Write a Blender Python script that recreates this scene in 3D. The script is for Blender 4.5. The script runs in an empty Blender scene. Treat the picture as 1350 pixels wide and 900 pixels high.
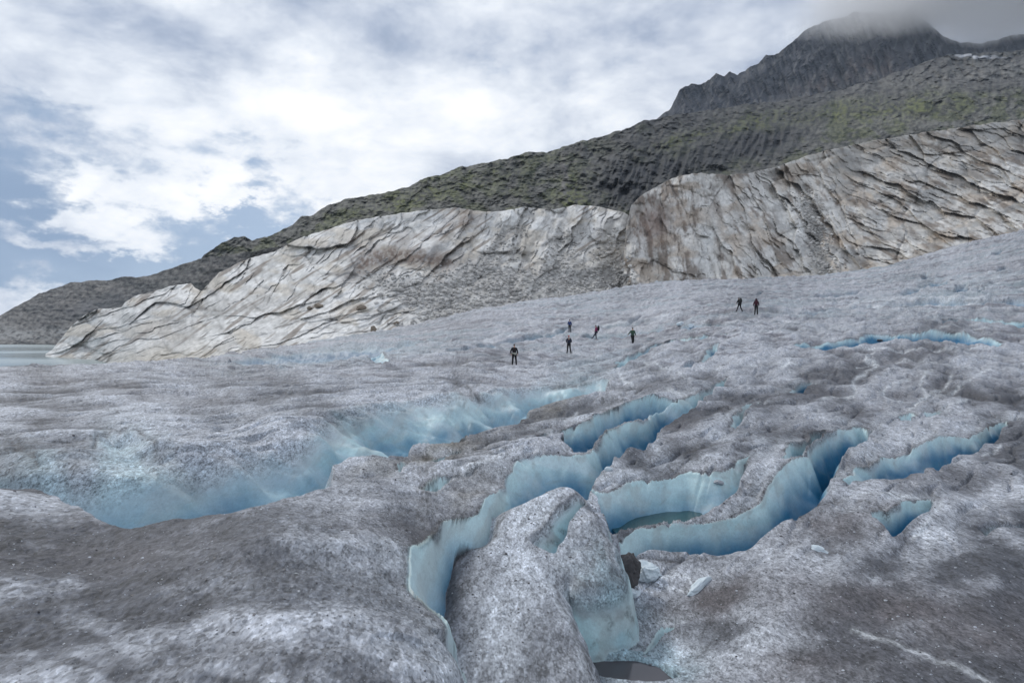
import bpy, bmesh, math, random
import numpy as np
from mathutils import Vector, Matrix
random.seed(7)
rad = math.radians
scene = bpy.context.scene
# ------------------------------------------------------------------ camera
F = 900.0            # focal length in photo pixels (photo is 1350 wide)
CX, HY = 675.0, 436.0  # principal column, horizon row
CAMZ = 12.0          # metres above the lake
cam_d = bpy.data.cameras.new('camera')
cam = bpy.data.objects.new('camera', cam_d)
scene.collection.objects.link(cam)
cam.location = (0, 0, CAMZ)
cam.rotation_euler = (rad(90), 0, 0)
cam_d.sensor_width = 36.0
cam_d.lens = 36.0 * F / 1350.0
cam_d.shift_y = -(450.0 - HY) / 1350.0
cam_d.clip_start = 0.1
cam_d.clip_end = 20000
cam_d.dof.use_dof = True
cam_d.dof.focus_distance = 30.0
cam_d.dof.aperture_fstop = 5.0
scene.camera = cam
scene.view_settings.view_transform = 'Standard'
scene.view_settings.look = 'None'
scene.view_settings.exposure = 0.0
scene.view_settings.gamma = 1.0
scene.cycles.max_bounces = 6
scene.cycles.diffuse_bounces = 4
scene.cycles.glossy_bounces = 2
scene.cycles.transmission_bounces = 2
scene.cycles.volume_bounces = 6
scene.cycles.transparent_max_bounces = 8
scene.cycles.use_denoising = True
scene.cycles.denoiser = 'OPENIMAGEDENOISE'
scene.cycles.denoising_prefilter = 'ACCURATE'
scene.cycles.volume_step_rate = 4.0
scene.cycles.volume_max_steps = 96
SUN_AZ, SUN_EL = -38.0, 44.0     # behind the bright cloud, ahead and to the left

# ------------------------------------------------------------------ sky
def direction(px, py):
    v = Vector(((px - CX) / F, 1.0, (HY - py) / F)); v.normalize(); return v

world = bpy.data.worlds.new("World"); scene.world = world
world.use_nodes = True
nt = world.node_tree; N = nt.nodes; L = nt.links
N.clear()
def nd(tree, typ, **kw):
    n = tree.nodes.new(typ)
    for k, v in kw.items():
        if k.startswith('i_'):
            key = k[2:]
            key = int(key) if key.isdigit() else key.replace('_', ' ')
            n.inputs[key].default_value = v
        else: setattr(n, k, v)
    return n
def math_n(tree, op, a, b=None, clamp=False):
    n = tree.nodes.new('ShaderNodeMath'); n.operation = op; n.use_clamp = clamp
    for i, q in enumerate((a, b)):
        if q is None: continue
        if isinstance(q, (int, float)): n.inputs[i].default_value = q
        else: tree.links.new(q, n.inputs[i])
    return n.outputs[0]
def ramp_n(tree, fac, stops, interp='EASE'):
    n = tree.nodes.new('ShaderNodeValToRGB'); n.color_ramp.interpolation = interp
    e = n.color_ramp.elements
    while len(e) < len(stops): e.new(0.5)
    for q, (p, c) in zip(e, stops):
        q.position = p; q.color = (c, c, c, 1) if isinstance(c, (int, float)) else (*c, 1)
    tree.links.new(fac, n.inputs[0]); return n.outputs[0]
def mix_n(tree, fac, a, b, blend='MIX'):
    n = tree.nodes.new('ShaderNodeMix'); n.data_type = 'RGBA'; n.blend_type = blend
    for key, q in ((0, fac), (6, a), (7, b)):
        if isinstance(q, (int, float)): n.inputs[key].default_value = q
        elif isinstance(q, tuple): n.inputs[key].default_value = (*q, 1)
        else: tree.links.new(q, n.inputs[key])
    return n.outputs[2]

tc = nd(nt, 'ShaderNodeTexCoord')
dirv = tc.outputs['Generated']
sky = nd(nt, 'ShaderNodeTexSky', sky_type='NISHITA', sun_disc=False, sun_elevation=rad(SUN_EL), sun_rotation=rad(SUN_AZ), altitude=2300, air_density=1.0, dust_density=1.5, ozone_density=1.0)
mp = nd(nt, 'ShaderNodeMapping'); mp.inputs['Scale'].default_value = (1, 1, 1.9)
L.new(dirv, mp.inputs[0])
def wnoise(scale, detail, rough, dist, off=(0, 0, 0)):
    m2 = nd(nt, 'ShaderNodeMapping'); m2.inputs['Location'].default_value = off
    L.new(mp.outputs[0], m2.inputs[0])
    n = nd(nt, 'ShaderNodeTexNoise', i_Scale=scale, i_Detail=detail, i_Roughness=rough, i_Distortion=dist)
    L.new(m2.outputs[0], n.inputs['Vector']); return n.outputs[0]
big = wnoise(2.6, 3, 0.5, 0.3)
puff = wnoise(6.0, 9, 0.58, 0.15, (3, 1, 2))
fine = wnoise(22.0, 6, 0.6, 0.3, (5, 4, 7))
warp = nd(nt, 'ShaderNodeTexNoise', i_Scale=6.5, i_Detail=6, i_Roughness=0.6)
L.new(mp.outputs[0], warp.inputs['Vector'])
wv = nd(nt, 'ShaderNodeVectorMath', operation='MULTIPLY_ADD')
L.new(warp.outputs['Color'], wv.inputs[0]); wv.inputs[1].default_value = (.34, .34, .26)
sub = nd(nt, 'ShaderNodeVectorMath', operation='ADD'); L.new(dirv, sub.inputs[0]); sub.inputs[1].default_value = (-.17, -.17, -.13)
L.new(sub.outputs[0], wv.inputs[2])
def blob(px, py, rx, ry, soft=1.0):
    """soft elliptical patch of sky around a bearing; rx, ry in degrees"""
    c = direction(px, py)
    az, el = math.atan2(c.x, c.y), math.asin(c.z)
    side = Vector((math.cos(az), -math.sin(az), 0)); up = side.cross(c)
    def comp(v, r):
        d = nd(nt, 'ShaderNodeVectorMath', operation='DOT_PRODUCT')
        L.new(wv.outputs[0], d.inputs[0]); d.inputs[1].default_value = v
        s = math_n(nt, 'SUBTRACT', d.outputs['Value'], float(Vector(v).dot(c)))
        return math_n(nt, 'POWER', math_n(nt, 'ABSOLUTE', math_n(nt, 'DIVIDE', s, math.sin(rad(r)))), 2.0)
    f = nd(nt, 'ShaderNodeVectorMath', operation='DOT_PRODUCT'); L.new(wv.outputs[0], f.inputs[0]); f.inputs[1].default_value = c
    front = math_n(nt, 'GREATER_THAN', f.outputs['Value'], 0.2)
    r2 = math_n(nt, 'ADD', comp(side, rx), comp(up, ry))
    g = math_n(nt, 'EXPONENT', math_n(nt, 'MULTIPLY', r2, -soft))
    return math_n(nt, 'MULTIPLY', g, front)
def acc(terms):
    out = None
    for f, w in terms:
        t = math_n(nt, 'MULTIPLY', f, w)
        out = t if out is None else math_n(nt, 'ADD', out, t)
    return out
# cloud cover: overcast with a gap low on the left
gap = acc([(blob(40, 265, 11, 8), .68), (blob(0, 350, 24, 5), .42), (blob(250, 262, 8, 4.5), .5), (blob(200, 345, 16, 4.0), .55), (blob(330, 280, 7, 3), .25),
           (blob(190, 245, 4.5, 3.2), -1.0), (blob(310, 275, 3.0, 0.8), -.7), (blob(160, 315, 5.5, 1.6), -.75), (blob(30, 322, 6, 1.1), -.7), (blob(100, 280, 2, .9), -.7), (blob(20, 390, 7, 1.5), -.5)])
cover = math_n(nt, 'ADD', math_n(nt, 'SUBTRACT', 1.0, gap), math_n(nt, 'MULTIPLY', math_n(nt, 'SUBTRACT', puff, 0.5), 2.0))
cover = math_n(nt, 'ADD', cover, math_n(nt, 'MULTIPLY', math_n(nt, 'SUBTRACT', fine, 0.5), 1.1))
cover = ramp_n(nt, cover, [(0.14, 0), (0.72, 1)])
# cloud brightness: thin and bright where the sun stands behind, grey overhead and to the right
br = acc([(blob(430, 190, 20, 9), .33), (blob(620, 110, 16, 6), .10), (blob(130, 130, 12, 5), .18), (blob(700, 190, 5, 2.5), .16), (blob(180, 235, 6, 4), .2),
          (blob(570, 190, 7, 4), -.13), (blob(300, 30, 16, 3.5), -.13), (blob(1230, -20, 17, 10), -.22), (blob(1320, 0, 8, 5), -.08), (blob(40, 90, 6, 4), -.09), (blob(500, 240, 9, 2.2), -.06), (blob(0, 250, 9, 9), -.10)])
br = math_n(nt, 'ADD', br, math_n(nt, 'MULTIPLY', math_n(nt, 'SUBTRACT', big, 0.5), 1.1))
br = math_n(nt, 'ADD', br, math_n(nt, 'MULTIPLY', math_n(nt, 'SUBTRACT', puff, 0.5), 1.9))
br = math_n(nt, 'ADD', br, math_n(nt, 'MULTIPLY', math_n(nt, 'SUBTRACT', fine, 0.5), 0.22))
br = math_n(nt, 'ADD', br, 0.45)
K = 11.4
cloud_col = nt.nodes.new('ShaderNodeValToRGB')
e = cloud_col.color_ramp.elements
stops = [(0.0, (.22, .28, .39)), (0.25, (.38, .44, .56)), (0.5, (.60, .65, .74)), (0.72, (.78, .82, .88)), (1.0, (.97, .975, .985))]
while len(e) < len(stops): e.new(.5)
for q, (p, c) in zip(e, stops): q.position = p; q.color = (*c, 1)
L.new(br, cloud_col.inputs[0])
scl = nd(nt, 'ShaderNodeVectorMath', operation='SCALE'); L.new(cloud_col.outputs[0], scl.inputs[0]); scl.inputs['Scale'].default_value = K
# thin high veil over the blue of the gap
veil = mix_n(nt, 0.85, sky.outputs[0], (.36 * K, .455 * K, .60 * K))
veil = mix_n(nt, math_n(nt, 'MULTIPLY', blob(10, 265, 9, 9), .9), veil, (.22 * K, .31 * K, .46 * K))
sc2 = mix_n(nt, cover, veil, scl.outputs[0])
# below the horizon: dull ground light
sep = nd(nt, 'ShaderNodeSeparateXYZ'); L.new(dirv, sep.inputs[0])
low = ramp_n(nt, math_n(nt, 'ADD', sep.outputs[2], 0.5), [(0.46, 0), (0.5, 1)])
skyfin = mix_n(nt, low, (.28 * K, .30 * K, .33 * K), sc2)
bg = nd(nt, 'ShaderNodeBackground', i_Strength=0.1); L.new(skyfin, bg.inputs[0])
wo = nd(nt, 'ShaderNodeOutputWorld'); L.new(bg.outputs[0], wo.inputs[0])

sun_d = bpy.data.lights.new('sun', 'SUN'); sun_d.energy = 1.5; sun_d.angle = rad(12); sun_d.color = (1, .96, .9)
sun = bpy.data.objects.new('sun', sun_d); scene.collection.objects.link(sun)
sd = Vector((math.sin(rad(SUN_AZ)) * math.cos(rad(SUN_EL)), math.cos(rad(SUN_AZ)) * math.cos(rad(SUN_EL)), math.sin(rad(SUN_EL))))
sun.rotation_euler = sd.to_track_quat('Z', 'Y').to_euler()

# ------------------------------------------------------------------ numpy noise
def _h(ix, iy, seed):
    with np.errstate(over='ignore'):
        h = ix.astype(np.int64).astype(np.uint32) * np.uint32(374761393) + iy.astype(np.int64).astype(np.uint32) * np.uint32(668265263) + np.uint32((seed * 2246822519 + 12345) & 0xffffffff)
        h = (h ^ (h >> np.uint32(13))) * np.uint32(1274126177)
        h = (h ^ (h >> np.uint32(16))) * np.uint32(2246822519)
        h = h ^ (h >> np.uint32(15))
    return h
def rnd(ix, iy, seed): return _h(ix, iy, seed).astype(np.float32) / 4294967295.0
def perlin(x, y, seed=0):
    x0 = np.floor(x); y0 = np.floor(y); fx = (x - x0).astype(np.float32); fy = (y - y0).astype(np.float32)
    u = fx * fx * fx * (fx * (fx * 6 - 15) + 10); v = fy * fy * fy * (fy * (fy * 6 - 15) + 10)
    def g(dx, dy):
        a = rnd(x0 + dx, y0 + dy, seed) * 6.2831853
        return np.cos(a) * (fx - dx) + np.sin(a) * (fy - dy)
    a = g(0, 0) * (1 - u) + g(1, 0) * u
    b = g(0, 1) * (1 - u) + g(1, 1) * u
    return (a * (1 - v) + b * v) * 1.5
def fbm(x, y, o=4, seed=0, gain=0.5, lac=2.03):
    s = 0; a = 1.0; n = 0
    for i in range(o):
        s = s + a * perlin(x, y, seed + i * 17); n += a
        x = x * lac + 13.7; y = y * lac - 7.1; a *= gain
    return s / n
def cf(*a, **k): return 1.9 * fbm(*a, **k)
def ridged(x, y, o=4, seed=0, gain=0.5):
    s = 0; a = 1.0; n = 0
    for i in range(o):
        s = s + a * (1 - 2 * np.abs(perlin(x, y, seed + i * 31))); n += a
        x = x * 2.07 + 3.1; y = y * 2.07 + 9.2; a *= gain
    return s / n
def worley(x, y, seed=0, jit=.9):
    x0 = np.floor(x); y0 = np.floor(y)
    f1 = np.full(x.shape, 9., np.float32); f2 = f1.copy(); cid = np.zeros(x.shape, np.float32); cx = np.zeros(x.shape, np.float32); cy = cx.copy()
    for dx in (-1, 0, 1):
        for dy in (-1, 0, 1):
            ix = x0 + dx; iy = y0 + dy
            qx = ix + .5 + (rnd(ix, iy, seed) - .5) * jit - x; qy = iy + .5 + (rnd(ix, iy, seed + 5) - .5) * jit - y
            d = np.sqrt(qx * qx + qy * qy)
            m = d < f1
            f2 = np.where(m, f1, np.minimum(f2, d)); f1 = np.where(m, d, f1)
            cid = np.where(m, rnd(ix, iy, seed + 9), cid); cx = np.where(m, -qx, cx); cy = np.where(m, -qy, cy)
    return f1, f2, cid, cx, cy
def sstep(a, b, x):
    t = np.clip((x - a) / (b - a), 0, 1); return t * t * (3 - 2 * t)
def lerp(a, b, t): return a + (b - a) * t
def mixc(c1, c2, t):
    c1 = np.asarray(c1, np.float32); c2 = np.asarray(c2, np.float32)
    return c1 + (c2 - c1) * t[..., None]
def pl(pts, x):
    p = np.array(pts, float); return np.interp(x, p[:, 0], p[:, 1])

# ------------------------------------------------------------------ mesh helpers
COL = scene.collection
def link(o, parent=None):
    COL.objects.link(o)
    if parent: o.parent = parent
    return o
def tag(o, label=None, cat=None, group=None, kind=None):
    if label: o['label'] = label
    if cat: o['category'] = cat
    if group: o['group'] = group
    if kind: o['kind'] = kind
    return o
def grid_mesh(name, P, mat, attrs=(), smooth=True, parent=None):
    """P: (rows, cols, 3)"""
    R, C, _ = P.shape
    me = bpy.data.meshes.new(name)
    me.vertices.add(R * C); me.vertices.foreach_set('co', P.reshape(-1).astype(np.float32))
    idx = np.arange(R * C).reshape(R, C)
    q = np.stack([idx[:-1, :-1], idx[:-1, 1:], idx[1:, 1:], idx[1:, :-1]], -1).reshape(-1, 4)
    n = len(q)
    me.loops.add(n * 4); me.loops.foreach_set('vertex_index', q.reshape(-1).astype(np.int32))
    me.polygons.add(n); me.polygons.foreach_set('loop_start', np.arange(0, n * 4, 4, dtype=np.int32))
    me.polygons.foreach_set('loop_total', np.full(n, 4, np.int32))
    me.polygons.foreach_set('use_smooth', np.full(n, smooth))
    me.update(calc_edges=True)
    for an, arr in attrs:
        if arr.ndim == 3:
            a = me.attributes.new(an, 'FLOAT_COLOR', 'POINT')
            c = np.ones((R * C, 4), np.float32); c[:, :3] = arr.reshape(-1, 3)
            a.data.foreach_set('color', c.reshape(-1))
        else:
            a = me.attributes.new(an, 'FLOAT', 'POINT'); a.data.foreach_set('value', arr.reshape(-1).astype(np.float32))
    me.materials.append(mat)
    return link(bpy.data.objects.new(name, me), parent)
def world_pt(px, py, D): return np.stack([(px - CX) / F * D, D, CAMZ - (py - HY) / F * D], -1)

# ------------------------------------------------------------------ materials
def new_mat(name, rough=0.8):
    m = bpy.data.materials.new(name); m.use_nodes = True
    b = m.node_tree.nodes['Principled BSDF']; b.inputs['Roughness'].default_value = rough
    return m, m.node_tree, b
def simple_mat(name, col, rough=0.8, var=0.25, scale=30, bump=0.2):
    m, t, b = new_mat(name, rough)
    tcn = nd(t, 'ShaderNodeTexCoord'); n = nd(t, 'ShaderNodeTexNoise', i_Scale=scale, i_Detail=4.0)
    t.links.new(tcn.outputs['Object'], n.inputs['Vector'])
    c = mix_n(t, n.outputs[0], tuple(x * (1 - var) for x in col), tuple(min(1, x * (1 + var)) for x in col))
    t.links.new(c, b.inputs['Base Color'])
    bp = nd(t, 'ShaderNodeBump', i_Strength=bump, i_Distance=0.02); t.links.new(n.outputs[0], bp.inputs['Height']); t.links.new(bp.outputs[0], b.inputs['Normal'])
    return m

def glacier_material():
    m, t, b = new_mat('glacier_ice', 0.55)
    Lk = t.links
    tcn = nd(t, 'ShaderNodeTexCoord'); mg = nd(t, 'ShaderNodeMapping'); mg.inputs['Scale'].default_value = (1, .42, .9); Lk.new(tcn.outputs['Object'], mg.inputs[0]); co = mg.outputs[0]
    tone = nd(t, 'ShaderNodeAttribute', attribute_name='tone').outputs['Color']
    ice = nd(t, 'ShaderNodeAttribute', attribute_name='ice').outputs['Fac']
    grit = nd(t, 'ShaderNodeAttribute', attribute_name='grit').outputs['Fac']
    def nz(s, d, r=.55, dist=0.0):
        n = nd(t, 'ShaderNodeTexNoise', i_Scale=s, i_Detail=d, i_Roughness=r, i_Distortion=dist); Lk.new(co, n.inputs['Vector']); return n.outputs[0]
    n1 = nz(30, 4, .75); n2 = nz(9.0, 5, .7); n3 = nz(2.2, 5, .6)
    # crystals: pale ice grains among dark grit
    vor = nd(t, 'ShaderNodeTexVoronoi', i_Scale=55.0); Lk.new(co, vor.inputs['Vector'])
    gr = nd(t, 'ShaderNodeSeparateColor'); Lk.new(vor.outputs['Color'], gr.inputs[0])
    vor2 = nd(t, 'ShaderNodeTexVoronoi', i_Scale=17.0); Lk.new(co, vor2.inputs['Vector'])
    gr2 = nd(t, 'ShaderNodeSeparateColor'); Lk.new(vor2.outputs['Color'], gr2.inputs[0])
    s = math_n(t, 'ADD', math_n(t, 'MULTIPLY', gr.outputs[0], .30), math_n(t, 'MULTIPLY', gr2.outputs[1], .24))
    s = math_n(t, 'ADD', s, math_n(t, 'MULTIPLY', n1, .80))
    s = math_n(t, 'ADD', s, math_n(t, 'MULTIPLY', n2, .50))
    s = math_n(t, 'ADD', s, math_n(t, 'MULTIPLY', n3, .25))      # mean about 1.1
    sp = ramp_n(t, math_n(t, 'SUBTRACT', s, .6), [(0.18, 0.30), (0.42, 0.76), (0.60, 1.12), (0.85, 1.9)], 'LINEAR')
    soft = ramp_n(t, math_n(t, 'SUBTRACT', s, .6), [(0.1, 0.84), (0.9, 1.13)], 'LINEAR')
    dirty = mix_n(t, 1.0, tone, sp, 'MULTIPLY')
    clean = mix_n(t, 1.0, tone, soft, 'MULTIPLY')
    # the grit thins out in clumps on the clean walls
    k = math_n(t, 'ADD', ice, math_n(t, 'MULTIPLY', math_n(t, 'SUBTRACT', n2, .5), .6))
    k = ramp_n(t, k, [(0.2, 0), (0.6, 1)], 'LINEAR')
    c = mix_n(t, k, dirty, clean)
    # dark grit on rims
    gk = math_n(t, 'MULTIPLY', grit, ramp_n(t, math_n(t, 'ADD', math_n(t, 'MULTIPLY', n1, .5), math_n(t, 'MULTIPLY', n2, .5)), [(0.44, 0), (0.56, 1)], 'LINEAR'))
    c = mix_n(t, gk, c, (.035, .033, .035))
    Lk.new(c, b.inputs['Base Color'])
    r = mix_n(t, k, (.7, .7, .7), (.5, .5, .5)); Lk.new(r, b.inputs['Roughness'])
    bp = nd(t, 'ShaderNodeBump', i_Strength=.55, i_Distance=0.035)
    hgt = math_n(t, 'ADD', math_n(t, 'MULTIPLY', s, math_n(t, 'SUBTRACT', 1.15, k)), math_n(t, 'MULTIPLY', n3, .8))
    Lk.new(hgt, bp.inputs['Height']); Lk.new(bp.outputs[0], b.inputs['Normal'])
    return m
def rock_material(name, s1, s2, amt=.5, bump=.4, dist=.6, rough=.9):
    m, t, b = new_mat(name, rough)
    tcn = nd(t, 'ShaderNodeTexCoord'); co = tcn.outputs['Object']
    tone = nd(t, 'ShaderNodeAttribute', attribute_name='tone').outputs['Color']
    a = nd(t, 'ShaderNodeTexNoise', i_Scale=s1, i_Detail=6.0, i_Roughness=.65, i_Distortion=.4); t.links.new(co, a.inputs['Vector'])
    c = nd(t, 'ShaderNodeTexNoise', i_Scale=s2, i_Detail=5.0, i_Roughness=.7); t.links.new(co, c.inputs['Vector'])
    s = math_n(t, 'ADD', math_n(t, 'MULTIPLY', a.outputs[0], .6), math_n(t, 'MULTIPLY', c.outputs[0], .4))
    f = ramp_n(t, s, [(0.3, 1 - amt), (0.5, 1.0), (0.7, 1 + amt * .8)], 'LINEAR')
    t.links.new(mix_n(t, 1.0, tone, f, 'MULTIPLY'), b.inputs['Base Color'])
    bp = nd(t, 'ShaderNodeBump', i_Strength=bump, i_Distance=dist); t.links.new(s, bp.inputs['Height']); t.links.new(bp.outputs[0], b.inputs['Normal'])
    return m
M_ICE = glacier_material()
M_CLIFF = rock_material('pale_granite', .35, 1.6, .30, .3, .6)
M_HILL = rock_material('grassy_rock', .05, .3, .55, .6, 4.0)
M_PEAK = rock_material('dark_gneiss', .015, .08, .45, .6, 14.0)
M_MOR = rock_material('moraine_debris', .08, .5, .5, .6, 2.5)

# ------------------------------------------------------------------ glacier base: depth in metres seen at photo pixels
CTRL = [
 # persons' footing
 (678,482,54),(750,441,90),(750,468,66),(786,447,84),(834,458,68),(975,414,79),(997,420,71),
 # upper margin
 (540,432,150),(620,411,160),(700,398,168),(870,372,188),(1085,365,190),(1170,352,192),(1260,325,196),(1350,303,200),(1460,270,205),
 (400,455,125),(290,470,95),(200,477,62),(100,482,50),(0,485,46),(-120,490,42),
 # middle
 (880,430,82),(1150,420,68),(1350,400,75),(1350,360,110),(1200,380,115),(1000,395,110),(1200,447,47),(1350,455,46),(1350,480,38),(1460,480,37),(1100,480,38),(1280,500,33),(1160,500,34),
 (1200,560,22),(1300,560,22.5),(1350,560,22),(1460,560,21),(1040,525,28),(940,490,37),(860,500,33),(680,510,37),(600,500,38),(500,490,44),(400,500,36),(200,500,36),(0,500,33),(-120,505,30),(300,520,26),
 # left crevasse far side
 (130,575,14),(0,560,15.5),(-120,560,15),(300,560,17.5),(450,540,21),(600,528,26),(700,515,33),(200,540,19.5),
 # left foreground hump
 (300,900,3.3),(0,900,3.0),(-120,900,2.9),(150,800,4.2),(200,700,5.9),(0,640,7.0),(-120,640,6.9),(330,672,6.7),(500,650,9.2),(540,750,6.7),(600,870,4.9),(440,780,5.1),(430,640,8.9),(450,612,11.6),(560,588,16),(680,558,21),(560,625,11.8),
 (0,1080,1.9),(300,1080,2.0),(-120,1080,1.9),(600,1080,3.0),(900,1080,4.9),(1350,1080,4.0),(1460,1080,3.9),
 # central ridges
 (700,590,16.2),(750,575,18),(800,560,20),(760,530,26),(860,530,25),(650,630,12.6),(640,660,11.2),(900,560,20),(920,590,17),(840,605,16.4),(1000,600,16),(1000,560,20.5),(1060,560,21),(985,640,14),(1015,600,16.2),
 (780,640,14.2),(900,622,15.6),(900,688,13.0),(820,700,12.3),(1000,660,13.6),(1060,590,17.4),
 # low ground right of the block
 (850,735,12.4),(900,735,12.3),(960,728,12.4),(820,790,10.7),(830,860,9.0),(780,850,9.2),(900,870,8.7),(1000,800,9.3),(960,750,11.2),(1100,760,9.8),(1030,700,12.4),(1100,680,12.6),(1200,650,13.2),(1200,720,10.9),(1350,680,12.4),(1350,760,9.4),(1200,830,7.9),(1350,900,6.5),(1000,900,7.6),(1460,900,6.3),(1460,700,11.5),(1120,620,15.2),(1180,580,19.5),
 (760,700,11.6),(700,760,10.6),(690,860,8.6),
]
_c = np.array(CTRL, float)
_s = 1 / 100.0
def tps_fit(P, v, lam):
    n = len(P); d = np.linalg.norm(P[:, None] - P[None], axis=2)
    Kk = np.where(d > 0, d * d * np.log(d + 1e-9), 0) + lam * np.eye(n)
    A = np.zeros((n + 3, n + 3)); A[:n, :n] = Kk; A[:n, n] = 1; A[:n, n + 1:] = P; A[n:, :n] = A[:n, n:].T
    return np.linalg.solve(A, np.concatenate([v, np.zeros(3)]))
def warp_py(py):      # stretch rows near the horizon, where distance changes fastest
    return 3.2 * np.log(np.maximum(np.asarray(py, float) - 300 + 20, 8) / 100.0) 
_P = np.stack([_c[:, 0] * _s, warp_py(_c[:, 1])], 1)
# fit the drop below the eye instead of the raw distance: v = log distance
_w = tps_fit(_P, np.log(_c[:, 2]), 0.05)
def base_D(px, py):
    x = np.asarray(px, np.float64) * _s; y = warp_py(py)
    out = _w[len(_P)] + _w[len(_P) + 1] * x + _w[len(_P) + 2] * y
    for (cx, cy), w in zip(_P, _w):
        r2 = (x - cx) ** 2 + (y - cy) ** 2
        out = out + w * 0.5 * r2 * np.log(r2 + 1e-12)
    return np.exp(out)

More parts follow.
